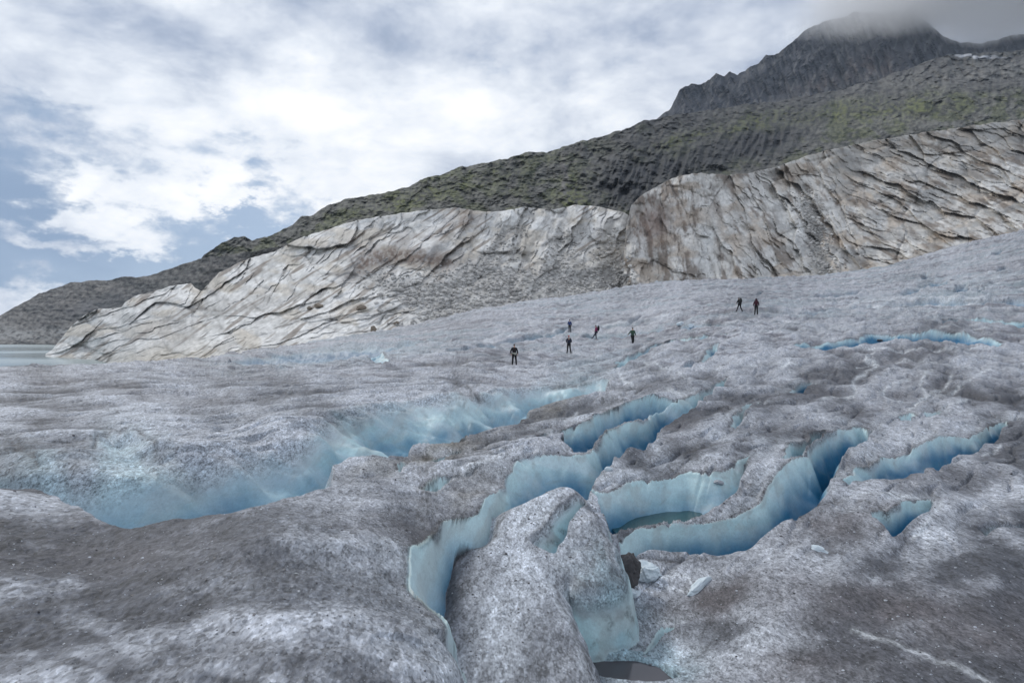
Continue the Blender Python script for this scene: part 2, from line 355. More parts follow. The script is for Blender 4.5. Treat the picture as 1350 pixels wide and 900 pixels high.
# ------------------------------------------------------------------ crevasses: (far rim, near rim, depth, far slope, near slope, rounding)
CREV = [
 # wide soft-walled crevasse on the left
 dict(far=[(-120,556),(-40,560),(0,571),(45,588),(100,592),(122,572),(160,562),(200,572),(214,580),(270,582),(330,570),(400,552),(452,538),(520,532),(600,520),(660,516),(730,508),(800,502)],
      near=[(800,517),(760,526),(730,534),(700,543),(684,558),(640,569),(600,579),(555,589),(520,597),(490,600),(460,610),(441,622),(437,638),(400,647),(340,665),(310,673),(270,677),(230,682),(185,690),(155,691),(125,685),(100,672),(70,650),(40,638),(0,635),(-60,632),(-120,632)],
      d=2.6, fs=1.5, ns=3.5, r=1.6, soft=1.4, blu=2.9),
 dict(far=[(452,606),(462,585),(474,566),(486,554),(540,537),(600,530),(645,537),(666,552),(676,560)], near=[(678,562),(640,569),(600,579),(555,589),(520,597),(490,600),(460,610),(448,616)], d=2.7, fs=1.6, ns=4, r=.4, soft=1, blu=2.5),
 # meltwater basin at the foot of the block
 dict(far=[(764,862),(800,862),(840,864),(885,880)], near=[(890,892),(850,899),(800,895),(764,888)], d=.32, fs=1.2, ns=1.2, r=.1, pale=.6),
 # long central crevasse
 dict(far=[(963,497),(940,505),(915,519),(888,526),(862,534),(840,552),(805,562),(790,574),(768,593),(748,592),(700,600),(668,618),(655,640),(640,657),(600,678),(580,685),(560,700),(548,716),(540,742),(540,768),(562,786),(588,810),(600,850),(612,892),(622,935)],
      near=[(632,940),(640,892),(636,870),(636,840),(636,800),(640,770),(650,745),(665,730),(690,715),(700,695),(715,685),(735,672),(752,668),(766,668),(776,656),(778,642),(786,634),(800,620),(815,604),(835,594),(858,590),(872,566),(900,546),(920,533),(938,519),(964,499)],
      d=3.6, fs=2.4, ns=5, r=.22, blu=1.25),
 dict(far=[(738,562),(752,560),(775,556),(795,544),(830,530),(862,526),(890,525)], near=[(890,528),(866,536),(842,551),(806,561),(790,573),(772,588),(760,590),(745,580)], d=1.5, fs=4, ns=3, r=.1, blu=1.1),
 # under the tongue
 dict(far=[(778,638),(800,644),(826,633),(870,628),(905,620),(950,617),(972,604),(988,595)], near=[(990,600),(982,620),(962,652),(940,673),(905,687),(870,686),(835,692),(807,704),(797,695),(787,668)], d=2.3, fs=3.2, ns=4, r=.12, blu=1.2, mound=(938, 655, 1.0, .55)),
 # crevasse below the long fin
 dict(far=[(812,708),(840,694),(880,689),(915,689),(945,683),(985,662),(1015,636),(1036,619),(1062,592),(1080,577),(1102,566),(1125,558),(1142,560)],
      near=[(1152,566),(1146,578),(1112,602),(1104,625),(1086,650),(1050,680),(1012,702),(985,724),(960,727),(940,730),(900,734),(850,736),(815,736)], d=2.4, fs=2.6, ns=3.0, r=.14, blu=.95),
 dict(far=[(1029,603),(1035,591),(1058,576),(1080,566),(1092,566)], near=[(1092,570),(1078,580),(1062,592),(1046,606),(1033,608)], d=1.2, fs=4, ns=3, r=.08, blu=1.0),
 # long blue crevasse on the right
 dict(far=[(1111,628),(1118,618),(1140,606),(1190,590),(1230,580),(1289,569),(1296,560),(1326,552),(1330,554)], near=[(1330,560),(1312,580),(1282,596),(1250,610),(1200,622),(1150,632),(1115,636)], d=3.4, fs=2.0, ns=5, r=.1, blu=.75),
 # melt hole
 dict(far=[(1150,674),(1178,668),(1182,658),(1205,655),(1234,654)], near=[(1238,660),(1225,676),(1200,693),(1183,709),(1165,696),(1150,684)], d=1.8, fs=2.2, ns=1.6, r=.1, blu=.6),
 dict(far=[(1032,522),(1048,509),(1070,502),(1074,504)], near=[(1066,511),(1050,520),(1036,525)], d=1.8, fs=2, ns=5, r=.15, blu=.6),
 dict(far=[(1036,455),(1080,452),(1122,447),(1132,442),(1200,439),(1262,439),(1322,452)], near=[(1318,455),(1262,454),(1222,448),(1150,453),(1120,459),(1036,458)], d=1.8, fs=1.2, ns=3, r=.3, blu=.7),
 dict(far=[(1238,420),(1290,421),(1350,424),(1460,424)], near=[(1460,434),(1350,432),(1275,425),(1242,428)], d=1.6, fs=1.6, ns=3, r=.4),
 dict(far=[(590,464),(640,455),(681,448),(717,442),(750,433.5),(775,431),(800,430)], near=[(800,433),(775,435),(747,438.5),(717,450),(681,455),(640,461),(592,467)], d=1.6, fs=1.2, ns=3, r=.3, pale=1.0, blu=1.2),
 dict(far=[(752,450),(775,446),(795,444),(830,440),(880,433),(940,427),(985,424)], near=[(985,425.5),(940,431),(925,434),(885,436.5),(855,444),(800,448),(775,449.5),(754,453)], d=1.6, fs=1.4, ns=3, r=.3, pale=1.0, blu=1.0),
 dict(far=[(806,489),(822,474),(840,467),(880,452),(960,441)], near=[(960,443),(882,455),(842,470),(830,478),(812,492)], d=1.2, fs=2, ns=2.4, r=.2),
 dict(far=[(928,473),(934,460),(946,452),(948,456)], near=[(946,464),(936,474),(900,486),(898,484)], d=.9, fs=1.5, ns=2, r=.2),
 dict(far=[(966,560),(972,544),(985,534),(1000,530)], near=[(1002,533),(988,542),(982,556),(974,563)], d=1.1, fs=2, ns=2, r=.15),
 dict(far=[(520,619),(545,606),(580,597),(606,588)], near=[(608,591),(584,603),(548,614),(524,621)], d=.9, fs=3, ns=3, r=.05),
 dict(far=[(553,634),(575,626),(600,620)], near=[(602,626),(590,636),(566,642),(555,640)], d=.35, fs=2, ns=1.0, r=.05),
 dict(far=[(690,580),(706,571),(722,566)], near=[(722,574),(708,578),(692,584)], d=.6, fs=2, ns=2, r=.08),
 dict(far=[(843,856),(850,840),(868,828),(888,824)], near=[(886,830),(870,838),(860,848),(848,862)], d=.5, fs=2, ns=1.5, r=.04),
 dict(far=[(486,470),(500,468),(515,473)], near=[(515,477),(500,481),(488,476)], d=.9, fs=1, ns=1.5, r=.2),
 dict(far=[(1185,548),(1196,545),(1208,548)], near=[(1206,556),(1192,556)], d=.7, fs=2, ns=2, r=.1),
 dict(far=[(1216,546),(1228,540),(1240,541)], near=[(1236,548),(1220,552)], d=.7, fs=2, ns=2, r=.1),
 # shallow troughs with pale blue floors high on the glacier
 dict(far=[(300,476),(380,466),(470,459),(560,452)], near=[(560,457),(470,474),(380,482),(300,484)], d=1.0, fs=.4, ns=.5, r=1.5, pale=.5),
 dict(far=[(1170,404),(1230,397),(1300,396),(1460,390)], near=[(1460,408),(1300,404),(1230,407),(1172,409)], d=1.6, fs=.8, ns=.8, r=.8, pale=.7),
 dict(far=[(1176,392),(1200,382),(1226,374),(1250,372)], near=[(1250,378),(1222,382),(1196,393),(1180,395)], d=1.5, fs=.8, ns=.8, r=.8, pale=.8),
 dict(far=[(1212,366),(1220,361),(1228,362)], near=[(1228,370),(1218,372)], d=2.2, fs=2, ns=2, r=.4, pale=.4),
 dict(far=[(1262,378),(1275,374),(1280,378)], near=[(1276,386),(1255,388)], d=2, fs=1.5, ns=2, r=.4, pale=.8),
 dict(far=[(1286,382),(1293,378),(1297,381)], near=[(1294,390),(1288,388)], d=2, fs=1.5, ns=2, r=.4, pale=.8),
 dict(far=[(1300,360),(1325,352),(1330,353)], near=[(1326,358),(1305,362)], d=2, fs=1.5, ns=2, r=.4, pale=.8),
 dict(far=[(1310,335),(1322,331),(1324,333)], near=[(1318,337),(1310,338)], d=1.5, fs=1.5, ns=2, r=.4, pale=.5),
 dict(far=[(990,391),(1005,386),(1013,381)], near=[(1013,384),(1003,390),(992,393)], d=1.5, fs=1.5, ns=2, r=.4, pale=.6),
 dict(far=[(1050,414),(1090,408),(1150,404)], near=[(1150,410),(1090,414),(1052,417)], d=1.2, fs=.6, ns=.7, r=.8, pale=.6),
 dict(far=[(826,430),(832,424),(846,418)], near=[(846,422),(836,428),(830,431)], d=1.2, fs=1, ns=1.5, r=.3, pale=.3),
 dict(far=[(1140,385),(1100,389),(1075,392)], near=[(1075,395),(1110,393),(1145,388)], d=1.2, fs=1, ns=1.5, r=.3, pale=.4),
 dict(far=[(1290,692),(1310,688),(1350,686),(1460,680)], near=[(1460,696),(1350,696),(1310,700),(1295,706)], d=.35, fs=1.0, ns=1.0, r=.15, pale=.8),
]
def smooth_line(pts, step=5.0):
    P = np.array(pts, float)
    if len(P) < 3: Q = P
    Q = []
    for i in range(len(P) - 1):
        p0 = P[max(i - 1, 0)]; p1 = P[i]; p2 = P[i + 1]; p3 = P[min(i + 2, len(P) - 1)]
        n = max(2, int(np.linalg.norm(p2 - p1) / step))
        for k in range(n):
            t = k / n
            Q.append(.5 * ((2 * p1) + (-p0 + p2) * t + (2 * p0 - 5 * p1 + 4 * p2 - p3) * t * t + (-p0 + 3 * p1 - 3 * p2 + p3) * t ** 3))
    Q.append(P[-1]); return np.array(Q)
def to_xy(Q, Dfun=base_D):
    D = Dfun(Q[:, 0], Q[:, 1]); return np.stack([(Q[:, 0] - CX) / F * D, D], 1)
def seg_dist(X, Y, L_):
    best = np.full(X.shape, 1e9, np.float32)
    for a, b in zip(L_[:-1], L_[1:]):
        dx, dy = b - a; l2 = dx * dx + dy * dy + 1e-12
        t = np.clip(((X - a[0]) * dx + (Y - a[1]) * dy) / l2, 0, 1)
        d = (X - a[0] - t * dx) ** 2 + (Y - a[1] - t * dy) ** 2
        best = np.minimum(best, d)
    return np.sqrt(best)
def inside(X, Y, L_):
    c = np.zeros(X.shape, bool); n = len(L_)
    for i in range(n):
        x1, y1 = L_[i]; x2, y2 = L_[(i + 1) % n]
        if y1 == y2: continue
        m = (y1 > Y) != (y2 > Y)
        c ^= m & (X < (x2 - x1) * (Y - y1) / (y2 - y1) + x1)
    return c
for c in CREV:
    c['F'] = to_xy(smooth_line(c['far'])); c['N'] = to_xy(smooth_line(c['near'])); c['P'] = np.concatenate([c['F'], c['N']])

# the free-standing block between the crevasses: its own top surface
BLK_TOP = [(600,735,9.4),(640,715,9.9),(700,715,10.1),(760,740,9.7),(800,750,9.6),(650,790,8.2),(720,800,8.1),(620,870,6.9),(690,890,6.6),(765,880,6.8),(700,840,7.3),(650,690,10.8),(700,650,12.1),(745,645,12.3),(790,690,11.0),(770,665,11.8),(600,1000,5.2),(760,1000,5.3),(590,800,7.9)]
BLK_OUT = [(605,742),(618,722),(642,712),(649,703),(652,690),(668,672),(700,655),(735,642),(752,645),(767,658),(776,668),(790,678),(801,700),(806,728),(800,742),(802,752),(792,762),(770,765),(756,752),(742,752),(735,765),(742,790),(752,808),(764,830),(772,852),(770,880),(768,905),(765,950),(764,1010),(590,1010),(604,950),(612,905),(606,885),(600,850),(592,815),(598,790),(600,765)]
_b = np.array(BLK_TOP, float); _bP = np.stack([_b[:, 0] * _s, warp_py(_b[:, 1])], 1); _bw = tps_fit(_bP, np.log(_b[:, 2]), .02)
def blk_D(px, py):
    x = np.asarray(px, float) * _s; y = warp_py(py)
    out = _bw[len(_bP)] + _bw[len(_bP) + 1] * x + _bw[len(_bP) + 2] * y
    for (cx, cy), w in zip(_bP, _bw):
        r2 = (x - cx) ** 2 + (y - cy) ** 2
        out = out + w * .5 * r2 * np.log(r2 + 1e-12)
    return np.exp(out)
BLK_XY = to_xy(smooth_line(BLK_OUT + [BLK_OUT[0]], 4), blk_D)
# height field of the block top as a function of world XY
gp = np.array([(x, y) for x in np.arange(560, 840, 20.) for y in np.arange(630, 1040, 16.)]); gd = blk_D(gp[:, 0], gp[:, 1]); g3 = world_pt(gp[:, 0], gp[:, 1], gd)
keep = inside(gp[:, 0], gp[:, 1], np.array(BLK_OUT)) | (seg_dist(gp[:, 0], gp[:, 1], np.array(BLK_OUT, float)) < 25)
g3 = g3[keep]; _zw = tps_fit(g3[:, :2], g3[:, 2], .3)
def blk_Z(X, Y):
    n = len(g3); out = _zw[n] + _zw[n + 1] * X + _zw[n + 2] * Y
    for i in range(n):
        r2 = (X - g3[i, 0]) ** 2 + (Y - g3[i, 1]) ** 2
        out = out + _zw[i] * .5 * r2 * np.log(r2 + 1e-12)
    return out
SLOT_F = to_xy(smooth_line([(700,709),(714,692),(744,661),(768,652)]), blk_D); SLOT_N = to_xy(smooth_line([(774,662),(764,676),(744,702),(728,720),(704,713)]), blk_D)
SLOT_P = np.concatenate([SLOT_F, SLOT_N])

VEINS = [([(1152,467),(1140,475),(1158,482),(1140,492),(1125,503),(1128,520),(1118,524),(1085,526)], 3.0), ([(1228,490),(1213,505),(1220,520),(1213,530),(1198,543)], 3.2),
 ([(1255,492),(1250,505),(1225,520),(1208,534)], 3.5), ([(1305,488),(1275,505),(1262,515),(1222,523)], 2.8), ([(1200,500),(1170,512),(1165,522),(1172,527),(1195,531)], 2.4),
 ([(1124,828),(1165,843),(1220,862),(1262,877),(1300,893),(1330,915)], 5.0), ([(813,487),(820,500),(835,511)], 2.6), ([(850,478),(880,486),(893,490),(903,501)], 2.0), ([(1020,489),(1035,483),(1042,476)], 2.6),
 ([(900,486),(1000,480),(1080,482)], 1.2), ([(1130,484),(1200,478),(1300,486)], 1.2), ([(700,447),(620,462),(560,468)], 2.0), ([(600,468),(560,470),(520,469),(470,472)], 1.4),
 ([(1220,545),(1250,537),(1275,530)], 2.2), ([(555,640),(600,625),(660,600)], 5), ([(700,579),(716,573)], 5), ([(760,540),(745,556)], 3), ([(1080,459),(1180,462),(1300,459)], 1.5),
 ([(1110,655),(1180,650),(1230,655)], 1.8), ([(1295,598),(1320,588)], 2.0), ([(860,770),(900,765),(912,772),(905,782),(860,775)], 2.2), ([(640,450),(780,432),(880,420)], 1.5), ([(1240,668),(1222,690),(1205,705)], 5),
 ([(1185,655),(1190,660)],2), ([(843,529),(848,548)],2.0), ([(880,515),(905,520),(920,518)],3.5), ([(1120,404),(1250,396),(1350,399)],1.5), ([(1080,412),(1200,408),(1350,402)],1.5), ([(1240,432),(1300,434)],2.5)]
for i, (a, w) in enumerate(VEINS): VEINS[i] = (smooth_line(a, 4), w)
DARKL = [([(200,0),(201,1)], 1), ([(560,482),(620,480),(670,479),(700,478)], 1.3), ([(835,517),(860,508),(915,498),(965,497),(1000,494),(1030,487)], 1.4), ([(520,500),(540,497),(600,505),(650,530)], 1.5), ([(880,455),(960,441),(1050,436)], 1.0),
 ([(690,520),(760,505),(830,512),(880,500)], 2.2), ([(1140,430),(1180,428)], 1.2), ([(1270,520),(1320,530),(1350,520)], 3), ([(700,775),(720,768),(735,772)],1.6), ([(682,722),(716,742)],1.2), ([(560,620),(600,600),(655,600)],2.2), ([(1130,662),(1160,668),(1175,676)],4), ([(1085,722),(1110,728)],3),
 ([(905,590),(940,585),(990,580)],2.2), ([(1120,655),(1060,668),(1010,690)],2.5), ([(810,738),(880,742),(950,734)],2.5), ([(1325,590),(1350,588),(1400,586)],2.0), ([(470,556),(464,580)],1.2), ([(0,572),(45,592),(60,612),(110,620)],4.0), ([(123,583),(132,572),(160,563),(190,570),(205,582)],2.6)]
for i, (a, w) in enumerate(DARKL): DARKL[i] = (smooth_line(a, 4), w)
# soft patches of colour of the ice: px, py, rx, ry, angle, kind, amount   kind: w = white crust, b = blue ice, d = dark dust, o = ochre silt
PATCH = [(167,600,38,32,0,'i',1.3),(60,600,50,12,15,'i',.6),(1085,742,20,5,0,'w',.9),(1133,742,7,5,0,'w',.7),(1155,766,12,6,0,'w',.8),(1000,845,40,22,-10,'w',.6),(945,660,0,0,0,'w',0),(1240,700,35,18,-30,'w',.5),(1010,690,20,35,30,'w',.6),(1060,655,18,14,30,'w',.3),
 (895,850,35,35,40,'w',.8),(840,775,60,30,-20,'w',.35),(800,840,45,50,30,'b',.75),(860,870,60,22,10,'b',.7),(690,880,60,30,0,'w',.5),(860,585,18,30,-40,'w',.8),(945,570,18,16,0,'w',.6),(1000,585,14,20,-40,'w',.5),(985,548,14,14,0,'w',.4),
 (1160,590,35,18,-20,'w',.55),(1130,565,40,8,5,'w',.4),(780,480,60,18,-15,'b',.25),(750,505,55,14,-18,'b',.4),(870,500,0,0,0,'b',0),(470,470,150,9,-5,'b',.55),(430,468,60,6,-5,'w',.2),(1250,392,120,22,-5,'b',.5),(1200,400,140,10,-3,'w',.3),
 (350,560,120,40,5,'w',.35),(560,520,80,14,-5,'w',.35),(430,720,90,40,30,'w',.35),(480,830,110,45,35,'w',.30),(300,760,60,30,20,'w',.25),(690,800,85,130,0,'w',.95),(720,690,60,45,-30,'w',1.0),(330,600,160,26,4,'w',.5),(560,545,110,22,-8,'w',.5),(120,600,120,24,6,'w',.3),(600,440,330,20,-7,'w',.16),(1050,440,200,14,-3,'w',.15),(250,545,90,30,-5,'w',.3),
 (560,600,90,9,-14,'o',.9),(740,530,60,8,-22,'o',.8),(625,645,40,18,-35,'o',.6),(1100,690,90,25,-10,'d',.6),(950,790,90,25,-15,'d',.9),(1200,800,160,30,3,'d',.75),(1300,840,140,36,6,'d',.65),(500,700,90,40,10,'d',.35),(280,530,60,10,5,'d',.5),
 (150,515,120,9,10,'d',.4),(170,730,180,40,0,'d',.35),(1030,800,30,60,60,'d',.3),(900,560,60,16,-20,'d',.35),(1150,520,200,40,0,'d',.25),(1250,620,90,30,-5,'d',.3),(680,470,90,14,-15,'d',.15),(1080,880,120,30,0,'d',.65),(560,780,30,70,20,'d',.3)]

def eval_glacier(px, py, colours=True):
    D = base_D(px, py); X = (px - CX) / F * D; Y = D; Z = -(py - HY) / F * D
    # rolling surface relief; flow lines run lower-left to upper-right
    U = X * .55 + Y * .83; V = X * .83 - Y * .55
    U2 = X * .86 - Y * .5; V2 = X * .5 + Y * .86
    far = sstep(14, 60, D)
    mac = fbm(U / 3.2, V / 1.3, 4, 3, .45)
    rel = mac * 1.35 * (.10 + .10 * sstep(7, 14, D)) * (1 + .8 * far) + fbm(X / .45, Y / .6, 3, 9) * .022 + ridged(U / 7 + .3 * fbm(X / 5, Y / 5, 2, 61), V / 2.2, 3, 21) * .10 * sstep(12, 30, D)
    rel += ridged(U2 / 30 + .4 * fbm(X / 14, Y / 14, 2, 62), V2 / 6, 4, 23) * .6 * sstep(40, 90, D)
    rel += fbm(X / .16, Y / .22, 3, 41, .6) * .016 * (1 - sstep(8, 20, D)) + fbm(X / .05, Y / .075, 2, 43) * .008 * (1 - sstep(4, 9, D))
    # melt furrows
    fur = ridged(U / 3.0, V / .8, 2, 77); rel -= .10 * sstep(.72, .95, fur) * sstep(8, 16, D)
    # warped query point: gives fluted, ragged rims
    wx = fbm(X / 1.3, Y / 1.3, 3, 5, .4) * .34 + fbm(X / 6, Y / 6, 2, 15) * .9 * far
    wy = fbm(X / 1.3, Y / 1.3, 3, 6, .4) * .30 + fbm(X / 6, Y / 6, 2, 16) * .7 * far
    near_k = .35 + .35 * sstep(8, 16, D)
    Xq = X + wx * near_k; Yq = Y + wy * near_k
    dep = np.zeros_like(X); rimf = np.full(X.shape, 9., np.float32); rimn = rimf.copy(); icy = np.zeros_like(X); pale = np.zeros_like(X)
    blue = np.zeros_like(X)
    wv2 = np.clip(fbm(X / 3.4, Y / 3.4, 2, 37) * 1.8, -.6, .8)
    wob = fbm(X / 1.6, Y / 1.6, 3, 33)
    for c in CREV:
        P = c['P']; mrg = 1.2 + .03 * P[:, 1].mean()
        bx = (X > P[:, 0].min() - mrg) & (X < P[:, 0].max() + mrg) & (Y > P[:, 1].min() - mrg) & (Y < P[:, 1].max() + mrg)
        if not bx.any(): continue
        x = Xq[bx]; y = Yq[bx]
        df = seg_dist(x, y, c['F']); dn = seg_dist(x, y, c['N']); ins = inside(x, y, P)
        r = c['r'] * (1 + .5 * wob[bx]) * (1 if 'soft' in c or 'pale' in c else .45); dm = c['d']
        f = df * df / (df + r) * c['fs'] * (1 + .9 * wv2[bx]); g = dn * dn / (dn + .06) * c['ns']
        q = dm * (1 - np.exp(-np.minimum(f, g) / dm * 1.25))
        q = np.where(ins, q, 0)
        if 'mound' in c:
            ma, mb, mr, mk = c['mound']; mD = float(base_D(float(ma), float(mb))); mX = (ma - CX) / F * mD
            q = q * (1 - mk * np.exp(-(((x - mX) / mr) ** 2 + ((y - mD) / (mr * 1.3)) ** 2)))
        dep[bx] = (dep[bx] + q) if 'add' in c else np.maximum(dep[bx], q)
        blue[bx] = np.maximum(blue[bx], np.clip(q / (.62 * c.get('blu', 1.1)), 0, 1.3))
        sc = .5 + .05 * y
        if 'pale' in c: k = sstep(.02, .5 * dm, q) * c['pale']
        elif 'soft' in c: wl_ = sstep(470, 380, px[bx]); k = sstep(-.22 + .32 * wl_, .7 + .55 * wl_, q + .35 * wob[bx])
        else: k = (.7 if 'add' in c else 1) * sstep(-.01, .02 + .0015 * np.minimum(y, 40) + .22 * sstep(.3, .6, wv2[bx]), q) * np.where(dn < df, sstep(.08, .35, q), 1)
        icy[bx] = np.maximum(icy[bx], np.where(ins, k, 0))
        if 'pale' not in c and 'soft' not in c:
            df = np.where(~ins & (dn < df * 1.2 + .03), 9, df)
            rimf[bx] = np.minimum(rimf[bx], df / sc * np.where(ins, 3.0, 1.0)) if 'add' not in c else np.where(df / sc * .6 < .085, np.minimum(rimf[bx], df / sc * .6), rimf[bx]); rimn[bx] = np.minimum(rimn[bx], np.where(ins, 9, dn / sc))
    depn = dep
    # shoulders roll over towards the far rims
    shd = np.exp(-(rimf * (.5 + .05 * Y)) / .45) * (dep < .02) * .06
    # walls get ledges and scoops of their own
    wall = sstep(.05, .5, dep)
    Zt = Z + rel * (1 - .5 * wall) - dep - shd - .06 * sstep(0, .1, dep) + wall * (fbm(X / .7, Y / .7, 2, 51) * (.05 + .09 * sstep(11, 18, D)) + fbm(X / 1.7, Y / 1.7, 2, 52) * .25)
    # block
    B = BLK_XY; bx = (X > B[:, 0].min() - 3) & (X < B[:, 0].max() + 3) & (Y > B[:, 1].min() - 3) & (Y < B[:, 1].max() + 3)
    onb = np.zeros_like(X)
    if bx.any():
        x = X[bx] + .65 * wx[bx]; y = Y[bx] + .65 * wy[bx]
        sd_ = seg_dist(x, y, B); ins = inside(x, y, B); sgn = np.where(ins, -sd_, sd_)
        zt = blk_Z(X[bx], Y[bx]) - CAMZ + .6 * rel[bx]
        rnd_ = .16
        edge = np.maximum(sgn + rnd_, 0); fall = np.where(edge < 2 * rnd_, edge ** 2 / (4 * rnd_) * 1.2, rnd_ * 1.2 + (edge - 2 * rnd_) * 4.5)
        face = sstep(.05, .5, fall)
        zt = zt - fall + face * fbm(x / .6, y / .6, 3, 81) * .34
        # slot in the upper lobe
        si = inside(x, y, SLOT_P); sf = seg_dist(x, y, SLOT_F); sn = seg_dist(x, y, SLOT_N)
        sq = np.where(si, .75 * (1 - np.exp(-np.minimum(sf * 2.2, sn * 6) / .75)), 0)
        zt = zt - sq
        up = (zt > Zt[bx]) | (sgn < -.02)
        Zb = np.where(up, zt, Zt[bx]); Zt[bx] = Zb
        ic = np.maximum(sstep(.12, .5, fall + .12 * wob[bx]), sstep(.03, .25, sq))
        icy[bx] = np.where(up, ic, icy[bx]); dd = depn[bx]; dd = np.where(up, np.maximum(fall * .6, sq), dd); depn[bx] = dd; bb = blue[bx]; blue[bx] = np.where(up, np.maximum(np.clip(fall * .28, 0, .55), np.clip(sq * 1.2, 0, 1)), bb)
        rimf[bx] = np.where(up, np.minimum(np.where(np.abs(sgn) < .1, np.abs(sgn) * 1.2, 9), sf * np.where(si, 3, 1)), rimf[bx])
        ob = onb[bx]; ob = up.astype(float); onb[bx] = ob
    if not colours: return X, Y, Zt + CAMZ
    # ---------------- colour of the ice (some relief and depth shading painted in)
    n1 = cf(U / 3.2, V / 1.1, 5, 101); n2 = cf(X / .9, Y / 1.3, 4, 102); n3 = cf(px / 130, py / 45, 4, 103); n4 = cf(U / 14, V / 3.5, 4, 104)
    a = np.clip(.46 + 1.1 * mac + .20 * n1 + .14 * n2 + .68 * n3 + .45 * n4 - .30 * sstep(14, 4, D) + .10 * sstep(12, 25, D), 0, 1)  # dirt plus painted relief shading: hollows darker, crests lighter
    col = mixc((.092, .098, .114), (.53, .555, .605), a)
    # jitter coordinates for patches
    jx = px + 14 * cf(px / 40, py / 22, 3, 111); jy = py + 7 * cf(px / 40, py / 22, 3, 112)
    pat = {'w': (.62, .66, .72), 'b': (.33, .49, .55), 'd': (.115, .105, .112), 'o': (.23, .215, .185), 'i': (.46, .63, .68)}
    for (cx, cy, rx, ry, an, kd, am) in PATCH:
        if rx == 0: continue
        ca, sa = math.cos(rad(an)), math.sin(rad(an)); dx = jx - cx; dy = jy - cy
        q = ((dx * ca + dy * sa) / rx) ** 2 + ((-dx * sa + dy * ca) / ry) ** 2
        m = q < 6
        k = np.zeros_like(X); k[m] = np.exp(-q[m] * 1.1) * am * (.7 + .6 * np.clip(.5 + n2[m], 0, 1))
        col = mixc(col, pat[kd], np.clip(k, 0, 1))
    # the farther glacier is swept cleaner and paler
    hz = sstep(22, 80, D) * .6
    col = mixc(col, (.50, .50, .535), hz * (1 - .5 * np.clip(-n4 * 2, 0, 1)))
    streak = sstep(.15, .5, cf(U2 / 14, V2 / 1.3, 4, 131)) * sstep(20, 50, D) * .7
    col = mixc(col, (.17, .165, .185), streak)
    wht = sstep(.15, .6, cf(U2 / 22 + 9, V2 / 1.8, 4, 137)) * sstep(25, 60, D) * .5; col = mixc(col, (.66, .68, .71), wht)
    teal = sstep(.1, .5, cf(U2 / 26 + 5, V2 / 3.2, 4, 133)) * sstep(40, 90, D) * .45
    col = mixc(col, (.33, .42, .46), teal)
    grit = np.zeros_like(X)
    def line_mask(ln, w):
        m = (px > ln[:, 0].min() - 12) & (px < ln[:, 0].max() + 12) & (py > ln[:, 1].min() - 12) & (py < ln[:, 1].max() + 12)
        k = np.zeros_like(X)
        if m.any(): 
            lx = px[m] + 1.6 * cf(px[m] / 14, py[m] / 9, 3, 121); ly = py[m] + 1.0 * cf(px[m] / 14, py[m] / 9, 3, 122)
            dd = seg_dist(lx, ly, ln); k[m] = np.exp(-(dd / w) ** 2) 
        return k
    for ln, w in VEINS: col = mixc(col, (.80, .84, .87), line_mask(ln, w * .7) * .62 * (.6 + .4 * sstep(-.2, .25, n2)))
    cut = np.zeros_like(X)
    for ln, w in DARKL:
        k = line_mask(ln, w) * (1 - sstep(.06, .3, dep)); grit = np.maximum(grit, k * .9); cut = np.maximum(cut, k * w)
    Zt = Zt - cut * .0011 * D
    grit = np.maximum(grit, onb * icy * sstep(.3, .7, cf(X / .3, (Y + Zt) / .3, 3, 165)) * .6)
    # dust band on far rims, thin line of grit
    nn = .5 + .5 * n2
    rim = np.exp(-((rimf - .012) / .042) ** 2) * (1 - .7 * sstep(.06, .3, dep)); grit = np.maximum(grit, rim * (.45 + .8 * np.clip(nn, 0, 1)) * np.where(onb > 0, .8, 1))
    grit = np.maximum(grit, np.exp(-(rimn / .05) ** 2) * .3)
    edge_d = rimf * (.5 + .05 * Y); col = mixc(col, (.66, .71, .76), np.exp(-edge_d / .30) * .75 * sstep(-.5, .5, cf(X / 1.6, Y / 1.6, 3, 151)))
    col = mixc(col, (.16, .15, .16), np.exp(-(rimf / .16) ** 2) * .2 * (1 - icy))
    # bare ice of the walls: pale bubbly ice on top, blue ice below, shade painted in with depth
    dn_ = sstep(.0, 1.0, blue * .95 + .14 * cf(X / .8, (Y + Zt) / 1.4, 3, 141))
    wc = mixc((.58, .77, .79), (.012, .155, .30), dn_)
    bands = sstep(.2, .8, cf((X + .6 * Zt) / 4, Zt / .35 + X * .15, 3, 149)); wc = mixc(wc, (.28, .50, .54), bands * .3 * (1 - .5 * dn_))
    crust = sstep(.1, .6, cf(X / 1.3, Y / 1.3 + Zt / .8, 4, 147)) * (1 - .6 * dn_) * (.12 + .25 * sstep(11, 18, D)); wc = mixc(wc, (.74, .80, .83), crust)
    dirtw = sstep(.05, .45, cf(X / .5, Zt / .6, 4, 143)) * (1 - dn_) * .4
    wc = mixc(wc, (.38, .39, .37), dirtw)
    frac = sstep(.86, .97, ridged(X / 1.5 + .4 * cf(X / .8, Zt / .8, 2, 161) * .3, (Y * .6 + Zt * 1.6) / 1.3, 2, 162)); wc = mixc(wc, (.20, .27, .29), frac * .38)
    grime = sstep(.25, .7, cf(X / .45, Zt / .35 + Y / .6, 4, 163)); wc = mixc(wc, (.30, .33, .34), grime * (.18 + .5 * onb))
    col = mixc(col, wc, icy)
    return X, Y, Zt + CAMZ, col, np.clip(icy, 0, 1), np.clip(grit, 0, 1)

